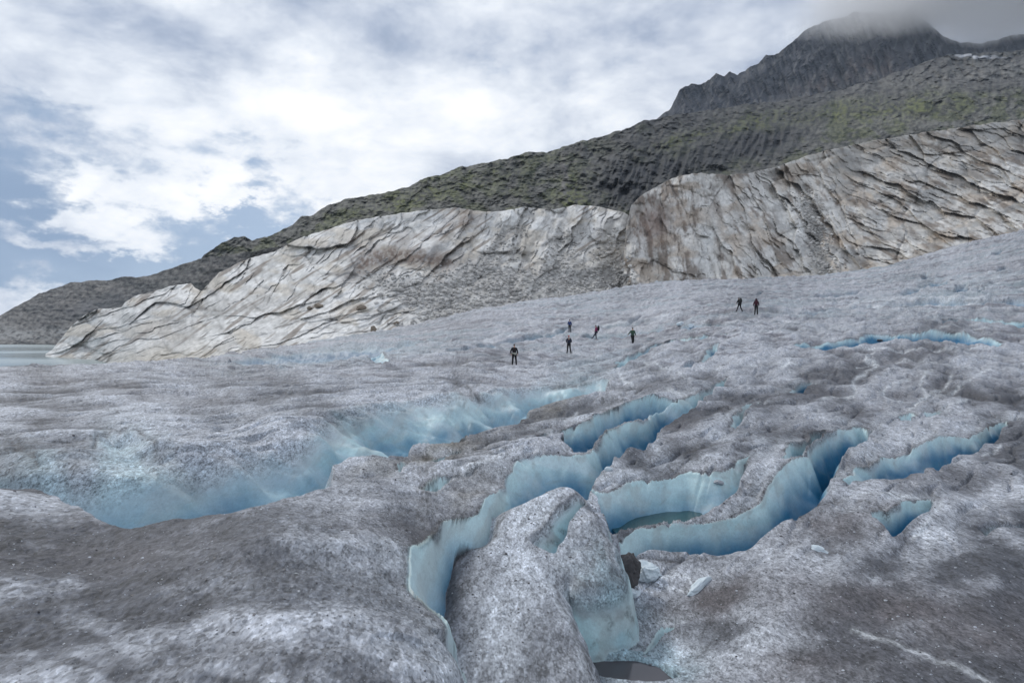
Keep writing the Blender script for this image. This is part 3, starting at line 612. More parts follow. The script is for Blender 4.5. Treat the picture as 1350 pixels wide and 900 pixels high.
def top_edge(px):
    return pl([(-140,490),(0,485.5),(100,482.5),(160,479),(270,476),(290,472),(400,455),(470,443),(540,432),(620,411),(700,398),(830,379),(870,372),(960,369),(1085,364),(1170,352),(1260,325),(1350,303),(1480,262)], px)
xs = np.arange(-118, 1468, 1.45)
R0 = 1000
xc = np.append(xs[::4], xs[-1])
te = top_edge(xc) + 1.2 * fbm(xc / 40, xc * 0 + 3, 3, 7)
v = np.linspace(0, 1, R0)[:, None]
# fine rows: 1 at the edge -> bottom
PY = te[None] + (1085 - te[None]) * v ** 1.12
PX = np.broadcast_to(xc[None], PY.shape).copy()
X, Y, Z = eval_glacier(PX, PY, False)
seg = np.sqrt(np.diff(Y, axis=0) ** 2 + np.diff(Z, axis=0) ** 2) / (.5 * (Y[1:] + Y[:-1])) * F
base = np.abs(np.diff(PY, axis=0))
dz = np.abs(np.diff(Z, axis=0)) / (.5 * (Y[1:] + Y[:-1])) * F
met = np.minimum(base, 3) * .8 + dz * 1.0 + seg * .02 
met[PY[1:] > 930] *= .3
def hblur(A, n):
    k = np.hanning(2 * n + 1); k /= k.sum(); pad = np.pad(A, ((0, 0), (n, n)), 'edge')
    return sum(pad[:, i:i + A.shape[1]] * k[i] for i in range(2 * n + 1))
met = hblur(met, 6)
met = hblur(met.T, 6).T
cum = np.concatenate([np.zeros((1, met.shape[1])), np.cumsum(met, 0)], 0); cum /= cum[-1:]
RR = 800; tgt = np.linspace(0, 1, RR)
PY2 = np.stack([np.interp(tgt, cum[:, i], PY[:, i]) for i in range(PY.shape[1])], 1)
fi = np.interp(xs, xc, np.arange(len(xc))); i0 = np.clip(fi.astype(int), 0, len(xc) - 2); ft = fi - i0
ft = ft * ft * (3 - 2 * ft) * .0 + ft
PY2 = PY2[:, i0] * (1 - ft) + PY2[:, i0 + 1] * ft
PX2 = np.broadcast_to(xs[None], PY2.shape).copy()
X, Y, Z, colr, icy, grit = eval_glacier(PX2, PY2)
P = np.stack([X, Y, Z], -1)
# back of the glacier: rolls down behind its upper margin
back = []
for k, (dy, dzz) in enumerate([(.06, .004), (.13, .02), (.22, .055)]):
    q = P[0].copy(); q[:, 0] *= (1 + dy); q[:, 1] *= (1 + dy); q[:, 2] = P[0][:, 2] - dzz * P[0][:, 1] - .3; back.insert(0, q)
P = np.concatenate([np.array(back), P], 0)
ex = lambda a: np.concatenate([np.repeat(a[:1], 3, 0), a], 0)
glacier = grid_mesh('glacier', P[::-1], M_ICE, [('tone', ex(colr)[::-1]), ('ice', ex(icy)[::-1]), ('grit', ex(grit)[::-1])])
tag(glacier, 'grey gritty glacier cut by blue crevasses', kind='structure')
def ground(px, py):
    a = eval_glacier(np.array([[float(px)]]), np.array([[float(py)]]), False)
    return Vector((float(a[0][0, 0]), float(a[1][0, 0]), float(a[2][0, 0])))

# ------------------------------------------------------------------ mountainsides
def layer(name, mat, x0, x1, dx, sky_l, bot_l, Db, Dt, rows, relief, colour, jag=2.0, label='', bend=1.0, seed=0, extra_down=0.0):
    xs = np.arange(x0, x1 + dx, dx)
    st = pl(sky_l, xs) + jag * fbm(xs / 22, xs * 0 + seed, 5, seed + 1, .6) * 1.6
    sb = pl(bot_l, xs)
    t = np.linspace(0, 1, rows)[:, None]
    PY = sb[None] + (st - sb)[None] * t; PX = np.broadcast_to(xs[None], PY.shape).copy()
    D = pl(Db, xs)[None] + (pl(Dt, xs) - pl(Db, xs))[None] * t ** bend
    h, aux = relief(PX, PY, t)          # relief in px units, towards the viewer
    D2 = D * (1 - h / F)
    P = world_pt(PX, PY, D2); C = colour(PX, PY, t, h, aux)
    bk = []
    for k, (a, b_) in enumerate([(.03, .004), (.08, .02), (.16, .07)]):
        q = P[-1].copy(); q[:, :2] *= 1 + a; q[:, 2] -= b_ * D[-1]; bk.append(q)
    P = np.concatenate([P, np.array(bk)], 0); C = np.concatenate([C, np.repeat(C[-1:], 3, 0)], 0)
    if extra_down:
        q = P[:1].copy(); q[..., 2] -= extra_down; P = np.concatenate([q, P], 0); C = np.concatenate([C[:1], C], 0)
    o = grid_mesh(name, P, mat, [('tone', np.clip(C, 0.01, 1))]); tag(o, label, kind='structure')
    return o
def slabs(px, py, ang, ln, wd, seed, warp=.22):
    a = rad(ang); wx = fbm(px / (ln * .8), py / (ln * .8), 4, seed + 40) * ln * warp * 1.5; wy = fbm(px / (ln * .8), py / (ln * .8), 4, seed + 50) * wd * warp * 2.4
    u = ((px + wx) * math.cos(a) - (py + wy) * math.sin(a)) / ln; v_ = ((px + wx) * math.sin(a) + (py + wy) * math.cos(a)) / wd
    f1, f2, cid, cx, cy = worley(u, v_, seed)
    on = sstep(-.02, .28, fbm(u * 1.3, v_ * .8, 3, seed + 60))
    line = sstep(.80, .95, ridged(u * 1.2, v_ * 1.0, 2, seed + 70))
    crack = np.maximum(np.exp(-((f2 - f1) / .055) ** 2) * on, line * (1 - on) * .9)
    t1 = np.mod(cid * 17.3, 1) - .5; t2 = np.mod(cid * 31.7, 1) - .35
    h = (cid - .5) * .9 + (1 - f1 * f1) * .3 + np.clip(cy, -.6, .6) * 1.5 * t2 + np.clip(cx, -.6, .6) * 1.3 * t1 + np.clip(cy, -.5, .5) * .5
    return h * wd * .6, crack, cid
def blend(a, b, m): return a * (1 - m) + b * m
def ell(px, py, cx, cy, rx, ry, an, seed=0):
    jx = px + 10 * fbm(px / 25, py / 25, 4, 200 + seed) * 1.5; jy = py + 7 * fbm(px / 25, py / 25, 4, 230 + seed) * 1.5
    ca, sa = math.cos(rad(an)), math.sin(rad(an)); dx = jx - cx; dy = jy - cy
    return np.exp(-(((dx * ca + dy * sa) / rx) ** 2 + ((-dx * sa + dy * ca) / ry) ** 2))

PALE = (.80, .79, .76); PALE2 = (.56, .55, .525); GREYS = (.33, .32, .30); BROWN = (.17, .125, .09); DARK = (.06, .055, .05); OCH = (.36, .26, .16)
def scree_mask(px, py):
    s = ell(px, py, 760, 385, 75, 28, -10, 3) + .8 * ell(px, py, 640, 372, 80, 20, -5, 4) + .8 * ell(px, py, 560, 392, 70, 16, 20, 5) + .9 * ell(px, py, 650, 405, 110, 14, -12, 6) + .75 * ell(px, py, 655, 330, 12, 55, 40, 7) + .6 * ell(px, py, 740, 320, 14, 60, 12, 8) + .45 * ell(px, py, 805, 330, 18, 60, 8, 9) + .5 * ell(px, py, 330, 405, 60, 8, -12, 10) + .5 * ell(px, py, 240, 440, 20, 25, 30, 10)
    return np.clip(s * 1.4, 0, 1)
def left_relief(px, py, t):
    h1, c1, i1 = slabs(px, py, 36, 125, 34, 1); h2, c2, i2 = slabs(px, py, 62, 90, 30, 2); h3, c3, i3 = slabs(px, py, 18, 130, 21, 3)
    mB = sstep(560, 660, px + 30 * fbm(px / 60, py / 60, 2, 5)); mC = sstep(385, 415, py + .09 * px - 35 + 12 * fbm(px / 50, py / 50, 2, 6)) * (1 - mB)
    h = blend(blend(h1, h3, mC), h2, mB); c = blend(blend(c1, c3, mC), c2, mB); cid = blend(blend(i1, i3, mC), i2, mB)
    s1, sc1, _ = slabs(px, py, 42, 46, 11, 11); s2, sc2, _ = slabs(px, py, 70, 38, 10, 12); s3, sc3, _ = slabs(px, py, 16, 46, 7.5, 13)
    hs = blend(blend(s1, s3, mC), s2, mB); cs = blend(blend(sc1, sc3, mC), sc2, mB)
    scr = scree_mask(px, py)
    nz = fbm(px / 6, py / 6, 4, 14, .6)
    act = sstep(-.25, .25, fbm(px / 55, py / 32, 3, 17)); H = (h * .75 + hs * (.3 + .9 * act) - c * 2.0 - cs * 1.4 * act) * (1 - .75 * scr) + nz * .9 * (1 + 2 * scr) - scr * 3
    H -= 9 * np.clip(ell(px, py, 655, 330, 9, 55, 40, 7) + ell(px, py, 740, 320, 9, 60, 12, 8) + ell(px, py, 700, 330, 6, 50, 30, 18) + ell(px, py, 450, 345, 6, 45, 38, 19) + ell(px, py, 268, 400, 6, 34, 34, 20), 0, 1)
    H += fbm(px / 70, py / 45, 3, 15) * 26 - 10 * sstep(.5, 1, t) * 0
    g1, g2, gi, _x, _y = worley((px + 26 * fbm(px / 50, py / 50, 3, 18)) / 96, (py + 20 * fbm(px / 50, py / 50, 3, 28)) / 52, 29); gap = np.exp(-((g2 - g1) / .07) ** 2)
    H += 17 * (1 - g1 * g1) + 6 * gi - 5 * gap; scr = np.clip(scr + .55 * gap * sstep(.0, .3, fbm(px / 40, py / 30, 3, 27) + .12), 0, 1)
    # the two bosses that stand in the lake and behind
    H += 26 * ell(px, py, 120, 430, 45, 26, -35, 1) + 16 * ell(px, py, 190, 400, 40, 25, -40, 2)
    return H, (c, cs, cid, scr, nz)
def left_col(px, py, t, h, aux):
    c, cs, cid, scr, nz = aux
    a = np.clip(.62 + .5 * (cid - .5) + .9 * cf(px / 30, py / 14, 4, 301), 0, 1)
    C = mixc(PALE2, PALE, a)
    warm = sstep(.08, .5, cf(px / 60, py / 30, 4, 302)) * .55; C = mixc(C, (.54, .47, .37), warm)
    br = np.clip(1.25 * ell(px, py, 540, 338, 62, 13, 4, 31) + 1.0 * ell(px, py, 480, 350, 34, 9, -28, 32) + .8 * ell(px, py, 612, 290, 26, 14, -30, 33) + .6 * ell(px, py, 585, 352, 12, 14, 0, 35) + .5 * ell(px, py, 545, 312, 50, 6, 0, 36), 0, 1)
    BR_ = br * np.clip(.85 + 1.2 * nz, 0, 1)
    sp = sstep(.35, .6, cf((px + py) / 22, (py + .6 * px) / 9, 4, 303)) * .95; C = mixc(C, BROWN, sp * .75)
    darkc = sstep(-.1, .35, cf(px / 26, py / 18, 3, 304))
    C = mixc(C, (.09, .08, .07), np.clip(c * (.35 + .75 * darkc), 0, 1) * .95)
    C = mixc(C, (.13, .115, .10), np.clip(cs, 0, 1) * (.1 + .75 * darkc))
    for an, sd in ((34, 306), (64, 307)):
        ca, sa = math.cos(rad(an)), math.sin(rad(an)); st = cf((px * ca - py * sa) / 34, (px * sa + py * ca) / 4.5, 4, sd, .6); w_ = sstep(560, 640, px) if an == 64 else 1 - sstep(560, 640, px)
        C = mixc(C, (.26, .23, .19), sstep(.25, .7, st) * .32 * w_)
    C = mixc(C, mixc(GREYS, (.42, .41, .39), np.clip(.5 + 1.6 * nz, 0, 1)), scr * .9)
    C = mixc(C, (.13, .09, .068), BR_ * .92)
    gr = sstep(.62, 1.0, (px - 690) / 140 + .5 * cf(px / 40, py / 40, 3, 305)) * .55; C = mixc(C, (.21, .20, .185), gr)
    low = ell(px, py, 220, 470, 90, 14, -3, 37) * .6; C = mixc(C, (.42, .37, .28), low)
    blu = ell(px, py, 170, 440, 60, 30, -20, 38) * .35; C = mixc(C, (.33, .34, .35), blu)
    return C * (1 + .35 * nz)[..., None]
GL = [(-200,492),(0,489),(160,482),(270,481),(290,478),(400,462),(470,451),(540,440),(620,419),(700,406),(830,388),(870,381),(960,378),(1085,372),(1170,361),(1260,336),(1350,314),(1480,276)]
# moraine and grassy hill behind, dark peak above
def hill_relief(px, py, t):
    n = fbm(px / 40, py / 26, 5, 401, .55); f = ridged(px / 13 + .03 * py, py / 47 - px / 170, 4, 402)
    wall = np.clip(1.2 * ell(px, py, 830, 238, 50, 32, -25, 41) + 1.1 * ell(px, py, 1000, 190, 60, 24, -15, 42) + .8 * ell(px, py, 910, 215, 50, 26, -15, 43) + .9 * ell(px, py, 690, 235, 30, 22, 0, 44) * .4, 0, 1)
    h1, c1, i1 = slabs(px, py, 40, 34, 11, 21); h2, c2, _ = slabs(px, py, 75, 12, 5, 22)
    rr = ridged(px / 6.5 + .5 * fbm(px / 20, py / 12, 3, 411), py / 6 + .5 * fbm(px / 18, py / 14, 3, 412), 4, 404, .6)
    n2 = ridged((px + py * .5) / 30, (py - px * .4) / 16, 4, 409, .6)
    return n * 40 + n2 * 22 + wall * f * 40 + (1 - wall) * (h1 * .8 + rr * 3) + h2 * .5 - c1 * 1, (n, f, wall, c1, i1, rr)
def hill_col(px, py, t, h, aux):
    n, f, wall, c1, i1, rr = aux
    m = cf(px / 6, py / 4.5, 4, 405, .65)
    mm = cf(px / 42 + py / 60, py / 17, 4, 415, .55)
    C = mixc((.028, .031, .026), (.25, .245, .22), np.clip(.36 + .75 * m + .25 * rr + .5 * mm - .1 * c1, 0, 1))
    C = mixc(C, (.27, .26, .235), sstep(.25, .6, cf(px / 20, py / 7, 4, 416, .6)) * .5)
    # upper screes, grey and smoother
    up = sstep(.50, .82, t + .25 * cf(px / 90, py / 30, 3, 406)) * sstep(690, 860, px)
    C = mixc(C, mixc((.085, .083, .082), (.16, .157, .148), np.clip(.5 + m * 1.5, 0, 1)), up * .9)
    g = sstep(.02, .38, cf(px / 34, py / 20, 5, 407, .6) + .25 * np.clip(1 - wall, 0, 1) - .12) * (1 - .9 * up)
    gp = np.clip(1.3 * ell(px, py, 755, 255, 20, 20, 0, 45) + 1.3 * ell(px, py, 990, 162, 40, 10, -15, 46) + ell(px, py, 900, 185, 40, 8, -20, 47) + ell(px, py, 1200, 145, 80, 14, -8, 48) * .7 + ell(px, py, 1090, 150, 60, 9, -12, 49) * .8 + .6 * ell(px, py, 560, 255, 120, 16, -15, 50) + ell(px, py, 920, 220, 30, 30, 0, 52) * .5, 0, 1)
    gg = np.clip(g * .55 + gp * np.clip(.55 + 1.2 * m, 0, 1), 0, 1)
    C = mixc(C, mixc((.065, .090, .020), (.19, .21, .055), np.clip(.5 + 1.5 * m, 0, 1)), gg * .85)
    C = mixc(C, mixc((.008, .010, .014), (.06, .064, .072), np.clip(.45 + .55 * f, 0, 1)), wall * .95)
    # pale slab belt high on the right
    ps = np.clip(ell(px, py, 1330, 92, 130, 13, -8, 51) + .6 * ell(px, py, 1150, 112, 50, 5, -12, 53), 0, 1) * sstep(1080, 1200, px)
    C = mixc(C, (.30, .29, .265), ps * .8 * np.clip(.7 + m * 1.6, 0, 1))
    C = mixc(C, (.62, .64, .68), np.clip(ell(px, py, 1285, 74, 42, 2.6, 3, 58) * 1.6 - .3, 0, 1))
    # rubble band that runs on to the pale slabs
    lb = sstep(.30, .05, t + .08 * m) * sstep(900, 1050, px); C = mixc(C, (.27, .245, .21), lb * .8 * np.clip(.6 + m * 2, 0, 1))
    gul = ell(px, py, 742, 235, 5, 34, 8, 54); C = mixc(C, (.27, .25, .24), gul * .8)
    C = mixc(C, (.045, .045, .04), c1 * .35 * (1 - up))
    return C * .68
def peak_relief(px, py, t):
    f = ridged(px / 16 - (py / 34), py / 70 + px / 120, 5, 501, .55); f2 = ridged(px / 6 - py / 16, py / 34, 4, 502, .6); n = fbm(px / 50, py / 40, 4, 503)
    return f * 32 + f2 * 9 + n * 30, (f, f2, n)
def peak_col(px, py, t, h, aux):
    f, f2, n = aux; m = cf(px / 12, py / 20, 4, 504, .6)
    C = mixc((.010, .014, .023), (.045, .052, .070), np.clip(.4 + .4 * f + .35 * f2 + .5 * m, 0, 1))  # rock tinted bluer to paint distance haze into its colour
    C = mixc(C, (.20, .135, .10), np.clip(ell(px, py, 1150, 90, 34, 16, 0, 55) + .8 * ell(px, py, 1075, 110, 40, 10, -10, 56) + .5 * ell(px, py, 1180, 40, 20, 12, 0, 57), 0, 1) * .55 * np.clip(.5 + 1.5 * m, 0, 1))
    C = mixc(C, (.17, .165, .16), sstep(.25, .0, t + .10 * m) * .8)
    C = mixc(C, (.30, .29, .28), sstep(.30, .55, cf(px / 9 + py / 22, py / 30, 3, 505)) * .4)
    return C * .62
mountain = layer('mountain', M_PEAK, 820, 1480, 1.3, [(820,172),(860,160),(882,146),(888,135),(896,118),(912,110),(922,112),(935,106),(944,97),(955,101),(963,95),(972,99),(985,90),(1000,84),(1010,73),(1022,72),(1034,64),(1060,42),(1082,30),(1100,25),(1130,16),(1165,18),(1200,12),(1232,38),(1256,54),(1290,58),(1350,44),(1480,30)],
    [(820,180),(900,168),(1000,146),(1100,130),(1200,108),(1300,88),(1480,80)], [(820,1250),(1480,1350)], [(820,1400),(1100,1750),(1480,1800)], 150, peak_relief, peak_col, 3.5, 'dark fluted rock peak under a cap of cloud', seed=3)
hillside = layer('hillside', M_HILL, 258, 1480, 1.6, [(258,352),(262,346),(270,334),(290,322),(308,313),(322,311),(332,317),(352,312),(385,297),(396,286),(412,283),(440,268),(456,262),(490,257),(520,252),(560,236),(610,220),(650,213),(700,200),(720,201),(760,188),(800,178),(850,160),(880,153),(950,143),(1020,134),(1100,120),(1160,104),(1215,84),(1250,72),(1300,70),(1350,66),(1480,58)],
    [(150,392),(300,368),(400,330),(500,304),(600,298),(700,296),(800,300),(850,290),(900,262),(960,258),(1060,232),(1150,212),(1250,198),(1480,180)], [(258,490),(330,400),(500,320),(830,320),(1480,380)], [(258,520),(330,480),(500,430),(830,540),(1100,900),(1480,950)], 215, hill_relief, hill_col, 3.0, 'dark green craggy hillside above the pale rock', seed=5, bend=1.25)
def mor_relief(px, py, t):
    rr = ridged(px / 10, py / 6, 5, 601, .65); n = fbm(px / 50, py / 20, 4, 602); return n * 16 + rr * 6, (rr, n)
def mor_col(px, py, t, h, aux):
    rr, n = aux; m = cf(px / 6, py / 4, 4, 603, .65)
    C = mixc((.055, .052, .051), (.20, .19, .175), np.clip(.4 + .35 * rr + 1.0 * m, 0, 1))
    C = mixc(C, (.13, .128, .13), ell(px, py, 130, 402, 60, 12, -12, 61) * .8)
    C = mixc(C, (.32, .32, .31), np.clip(ell(px, py, 20, 440, 60, 9, 0, 62) + .8 * ell(px, py, 82, 436, 16, 4, 0, 63), 0, 1) * .9 * np.clip(.8 + m, 0, 1))
    C = mixc(C, (.25, .22, .19), ell(px, py, 115, 388, 30, 6, -20, 64) * .6 * np.clip(.5 + 2 * m, 0, 1))
    return C
moraine = layer('moraine', M_MOR, -140, 430, 1.35, [(-140,449),(-60,440),(0,416),(50,388),(94,372),(130,370),(160,366),(195,364),(230,352),(262,341),(300,336),(330,332),(380,322),(430,300)], [(-140,453.5),(100,453.5),(140,454),(330,440),(430,400)], [(-140,640),(60,600),(262,400),(330,370),(430,370)], [(-140,700),(0,760),(100,700),(262,440),(330,390),(430,390)], 95, mor_relief, mor_col, 1.8, 'dark grey moraine slope beyond the lake', seed=9, extra_down=4)
cliff = layer('cliff', M_CLIFF, 60, 838, .95, [(60,466),(68,462),(80,448),(92,432),(110,416),(130,407),(160,405),(166,398),(178,390),(192,387),(200,384),(222,378),(252,373),(258,380),(266,384),(290,358),(315,347),(330,340),(360,332),(400,312),(440,300),(452,295),(500,285),(560,277),(600,274),(650,280),(690,273),(730,276),(760,270),(800,274),(822,280),(838,290)],
    [(60,470),(80,473),(140,478),(180,484)] + [p for p in GL if p[0] > 200 and p[0] < 860], [(60,330),(120,300),(180,190),(290,150),(400,150),(540,165),(700,183),(838,200)], [(60,345),(160,330),(300,270),(400,250),(600,245),(838,250)], 230, left_relief, left_col, 1.6, 'pale glacier-worn granite slabs with brown stains', seed=11, extra_down=6)
def right_relief(px, py, t):
    h1, c1, i1 = slabs(px, py, 100, 110, 32, 31); h2, c2, i2 = slabs(px, py, -54, 130, 28, 32); h3, c3, i3 = slabs(px, py, -27, 100, 20, 33)
    w = px + 40 * fbm(px / 70, py / 70, 2, 34)
    mB = sstep(925, 985, w); mC = sstep(1085, 1180, w)
    h = blend(blend(h1, h2, mB), h3, mC); c = blend(blend(c1, c2, mB), c3, mC); cid = blend(blend(i1, i2, mB), i3, mC)
    s1, k1, _ = slabs(px, py, 105, 24, 8, 35); s2, k2, _ = slabs(px, py, -54, 30, 7, 36); s3, k3, _ = slabs(px, py, -24, 26, 5.5, 37)
    hs = blend(blend(s1, s2, mB), s3, mC); cs = blend(blend(k1, k2, mB), k3, mC); nz = fbm(px / 6, py / 6, 4, 38, .6)
    act = sstep(-.25, .2, fbm(px / 50, py / 34, 3, 19)); H = h * .9 + hs * (.45 + .9 * act) - c * 2.2 - cs * .9 + nz * 1.1 + fbm(px / 80, py / 55, 3, 39) * 26 + 40 * sstep(910, 826, px) * -.6
    g1, g2, gi, _x, _y = worley((px + 26 * fbm(px / 50, py / 50, 3, 48)) / 80, (py + 20 * fbm(px / 50, py / 50, 3, 58)) / 66, 59)
    H += 16 * (1 - g1 * g1) + 6 * gi - 4 * np.exp(-((g2 - g1) / .07) ** 2)
    gl = ell(px, py, 1078, 320, 9, 60, -14, 71); H -= 12 * gl
    return H, (c, cs, cid, nz, gl)
def right_col(px, py, t, h, aux):
    c, cs, cid, nz, gl = aux
    a = np.clip(.6 + .6 * (cid - .5) + .9 * cf(px / 26, py / 16, 4, 701), 0, 1)
    C = mixc((.46, .435, .395), (.66, .64, .60), a)
    warm = sstep(.0, .45, cf(px / 46, py / 30, 4, 702)) * .6; C = mixc(C, (.44, .35, .26), warm)
    def aniso(an, ln, wd, sd):
        ca, sa = math.cos(rad(an)), math.sin(rad(an)); return cf((px * ca - py * sa) / ln, (px * sa + py * ca) / wd, 5, sd, .6)
    w = px + 40 * fbm(px / 70, py / 70, 2, 34); mB = sstep(925, 985, w); mC = sstep(1085, 1180, w)
    an_ = blend(blend(aniso(100, 38, 15, 707), aniso(-56, 44, 13, 708), mB), aniso(-26, 40, 9, 709), mC)
    C = mixc(C, (.17, .128, .095), sstep(-.02, .45, an_) * .8)
    an2 = blend(blend(aniso(98, 30, 4.5, 717), aniso(-56, 34, 4.5, 718), mB), aniso(-26, 30, 3.5, 719), mC)
    C = mixc(C, (.14, .115, .09), sstep(.3, .8, an2) * .6)
    C = mixc(C, (.24, .15, .11), np.clip(ell(px, py, 865, 292, 28, 22, -20, 72), 0, 1) * .7)
    wh = np.clip(ell(px, py, 1045, 300, 14, 75, -32, 73) + .9 * ell(px, py, 935, 320, 12, 55, 8, 74) + .7 * ell(px, py, 1000, 345, 10, 35, -30, 75) + .6 * ell(px, py, 1230, 345, 30, 8, 15, 76), 0, 1)
    C = mixc(C, (.68, .68, .655), wh * .85)
    darkc = sstep(.0, .45, cf(px / 22, py / 16, 3, 704))
    C = mixc(C, (.085, .07, .058), np.clip(c * (.1 + .8 * darkc), 0, 1) * .8); C = mixc(C, (.12, .10, .085), cs * (.25 + .5 * darkc))
    C = mixc(C, (.22, .215, .20), np.clip(gl * 1.2 + .8 * ell(px, py, 1085, 362, 25, 8, 0, 77), 0, 1) * .9)
    top = sstep(.62, .95, t + .12 * cf(px / 50, py / 30, 3, 705)) * sstep(1000, 1120, px); C = mixc(C, (.25, .225, .19), top * .75 * np.clip(.7 + 1.5 * nz, 0, 1))
    gy = sstep(.1, .4, cf(px / 50, py / 20, 4, 706)) * sstep(950, 1100, px) * .5; C = mixc(C, (.30, .30, .29), gy)
    return C * (1 + .35 * nz)[..., None]
rock_buttress = layer('rock_buttress', M_CLIFF, 822, 1480, .95, [(822,345),(826,296),(832,270),(845,258),(870,243),(895,232),(925,228),(960,231),(985,229),(1000,226),(1030,218),(1060,207),(1100,196),(1150,186),(1200,178),(1250,170),(1350,157),(1480,140)],
    [p for p in GL if p[0] > 600], [(822,188),(1085,208),(1350,216),(1480,222)], [(822,205),(870,240),(960,262),(1060,300),(1350,340),(1480,350)], 230, right_relief, right_col, 2.0, 'massive brown streaked granite buttress beside the ice', seed=13, extra_down=6)

# ------------------------------------------------------------------ lake
def lake_material():
    m, t, b = new_mat('glacial_lake', .12)
    b.inputs['Base Color'].default_value = (.30, .37, .37, 1)
    tcn = nd(t, 'ShaderNodeTexCoord'); mpn = nd(t, 'ShaderNodeMapping'); mpn.inputs['Scale'].default_value = (.003, .010, 1)
    t.links.new(tcn.outputs['Object'], mpn.inputs[0])
    n = nd(t, 'ShaderNodeTexNoise', i_Scale=1.0, i_Detail=4.0); t.links.new(mpn.outputs[0], n.inputs['Vector'])
    r = ramp_n(t, n.outputs[0], [(.38, .10), (.58, .26)]); t.links.new(r, b.inputs['Roughness'])
    n2 = nd(t, 'ShaderNodeTexNoise', i_Scale=1.2, i_Detail=3.0); t.links.new(tcn.outputs['Object'], n2.inputs['Vector'])
    bp = nd(t, 'ShaderNodeBump', i_Strength=.08, i_Distance=.03); t.links.new(n2.outputs[0], bp.inputs['Height']); t.links.new(bp.outputs[0], b.inputs['Normal'])
    return m
ly = np.concatenate([np.linspace(-300, 1000, 40), [1500, 2000, 2400]]); lx = np.linspace(-2500, 2500, 61)
LX, LY = np.meshgrid(lx, ly)
lake = grid_mesh('lake', np.stack([LX, LY, LX * 0], -1), lake_material()); tag(lake, 'milky grey-green meltwater lake', kind='structure')

# ------------------------------------------------------------------ meltwater
def pool(name, pts, z, col, rough, label, kind):
    P_ = smooth_line(pts + [pts[0]], 6)[:-1]
    bm = bmesh.new(); vs = []
    for (a, b_) in P_:
        D = (CAMZ - z) * F / (b_ - HY); vs.append(bm.verts.new(((a - CX) / F * D, D, z)))
    bm.faces.new(vs); me = bpy.data.meshes.new(name); bm.normal_update(); bm.to_mesh(me); bm.free()
    m, t, b = new_mat(name + '_water', rough); b.inputs['Base Color'].default_value = (*col, 1)
    tcn = nd(t, 'ShaderNodeTexCoord'); n2 = nd(t, 'ShaderNodeTexNoise', i_Scale=6.0, i_Detail=3.0); t.links.new(tcn.outputs['Object'], n2.inputs['Vector'])
    bp = nd(t, 'ShaderNodeBump', i_Strength=.05, i_Distance=.02); t.links.new(n2.outputs[0], bp.inputs['Height']); t.links.new(bp.outputs[0], b.inputs['Normal'])
    me.materials.append(m)
    if me.polygons[0].normal.z < 0: me.flip_normals()
    return tag(link(bpy.data.objects.new(name, me)), label, kind=kind)
pool('meltwater_pool', [(815,705),(860,700),(918,694),(925,676),(905,660),(860,662),(820,676),(806,694)], 8.06, (.015, .06, .065), .08, 'dark teal meltwater lying under the overhanging tongue', 'structure')
_b = ground(768, 880)
_zp = CAMZ + (CAMZ * 0) - (880 - HY) / F * float(base_D(825., 880.)) - .08
pool('meltwater_puddle', [(758,872),(775,862),(800,860),(840,862),(872,870),(892,884),(880,898),(840,905),(790,902),(760,892)], _zp, (.06, .055, .062), .1, 'dark grey meltwater puddle at the foot of the ice block', 'structure')

# ------------------------------------------------------------------ stones and ice lumps
M_STONE = simple_mat('dark_stone', (.085, .08, .082), .9, .5, 12, .6)
M_LUMP = simple_mat('white_ice', (.62, .70, .74), .45, .15, 14, .4)
M_DLUMP = simple_mat('dirty_ice', (.36, .37, .40), .6, .5, 18, .5)
M_TAN = simple_mat('brown_stone', (.22, .18, .14), .9, .5, 3, .6)
def rocky(name, size, seed, mat, sub=3, rough=.22, flat=1.0):
    bm = bmesh.new(); bmesh.ops.create_icosphere(bm, subdivisions=sub, radius=1)
    r = random.Random(seed); planes = []
    for _ in range(11):
        v = Vector((r.gauss(0, 1), r.gauss(0, 1), r.gauss(0, 1))).normalized(); planes.append((v, r.uniform(.62, .9)))
    from mathutils import noise
    for v in bm.verts:
        p = v.co.copy()
        for n, d in planes:
            k = p.dot(n)
            if k > d: p -= n * (k - d)
        p += p.normalized() * noise.fractal(p * 2.2 + Vector((seed, 0, 0)), .8, 2, 4) * rough
        v.co = Vector((p.x * size[0], p.y * size[1], p.z * size[2]))
    me = bpy.data.meshes.new(name); bm.to_mesh(me); bm.free(); me.materials.append(mat)
    return bpy.data.objects.new(name, me)
def put(o, px, py, sink=.3, rz=0, tilt=(0, 0)):
    p = ground(px, py); h = max(v.co.z for v in o.data.vertices)
    o.location = p + Vector((0, 0, h * (1 - 2 * sink))); o.rotation_euler = (tilt[0], tilt[1], rz); return link(o)
tag(put(rocky('boulder', (.24, .24, .30), 3, M_STONE, 4), 826, 770, .12, .4), 'dark pointed boulder wedged beside the ice block', 'boulder')
tag(put(rocky('ice_lump', (.30, .22, .20), 5, M_LUMP, 4), 852, 766, .2, .2, (0, .2)), 'bright white rounded ice lump right of the dark boulder', 'ice lump', 'loose ice lumps')
tag(put(rocky('ice_lump', (.18, .12, .09), 8, M_LUMP, 3), 829, 783, .2, .1), 'small flat ice lump in front of the dark boulder', 'ice lump', 'loose ice lumps')
tag(put(rocky('ice_lump', (.34, .10, .10), 9, M_LUMP, 3), 924, 777, .35, .5, (0, -.25)), 'long slanting ice lump lying on brown grit', 'ice lump', 'loose ice lumps')
tag(put(rocky('ice_lump', (.15, .09, .05), 12, M_LUMP, 3), 1079, 724, .25, -.4, (.2, .25)), 'thin bright ice lump tilted on dark grit below the melt hole', 'ice lump', 'loose ice lumps')
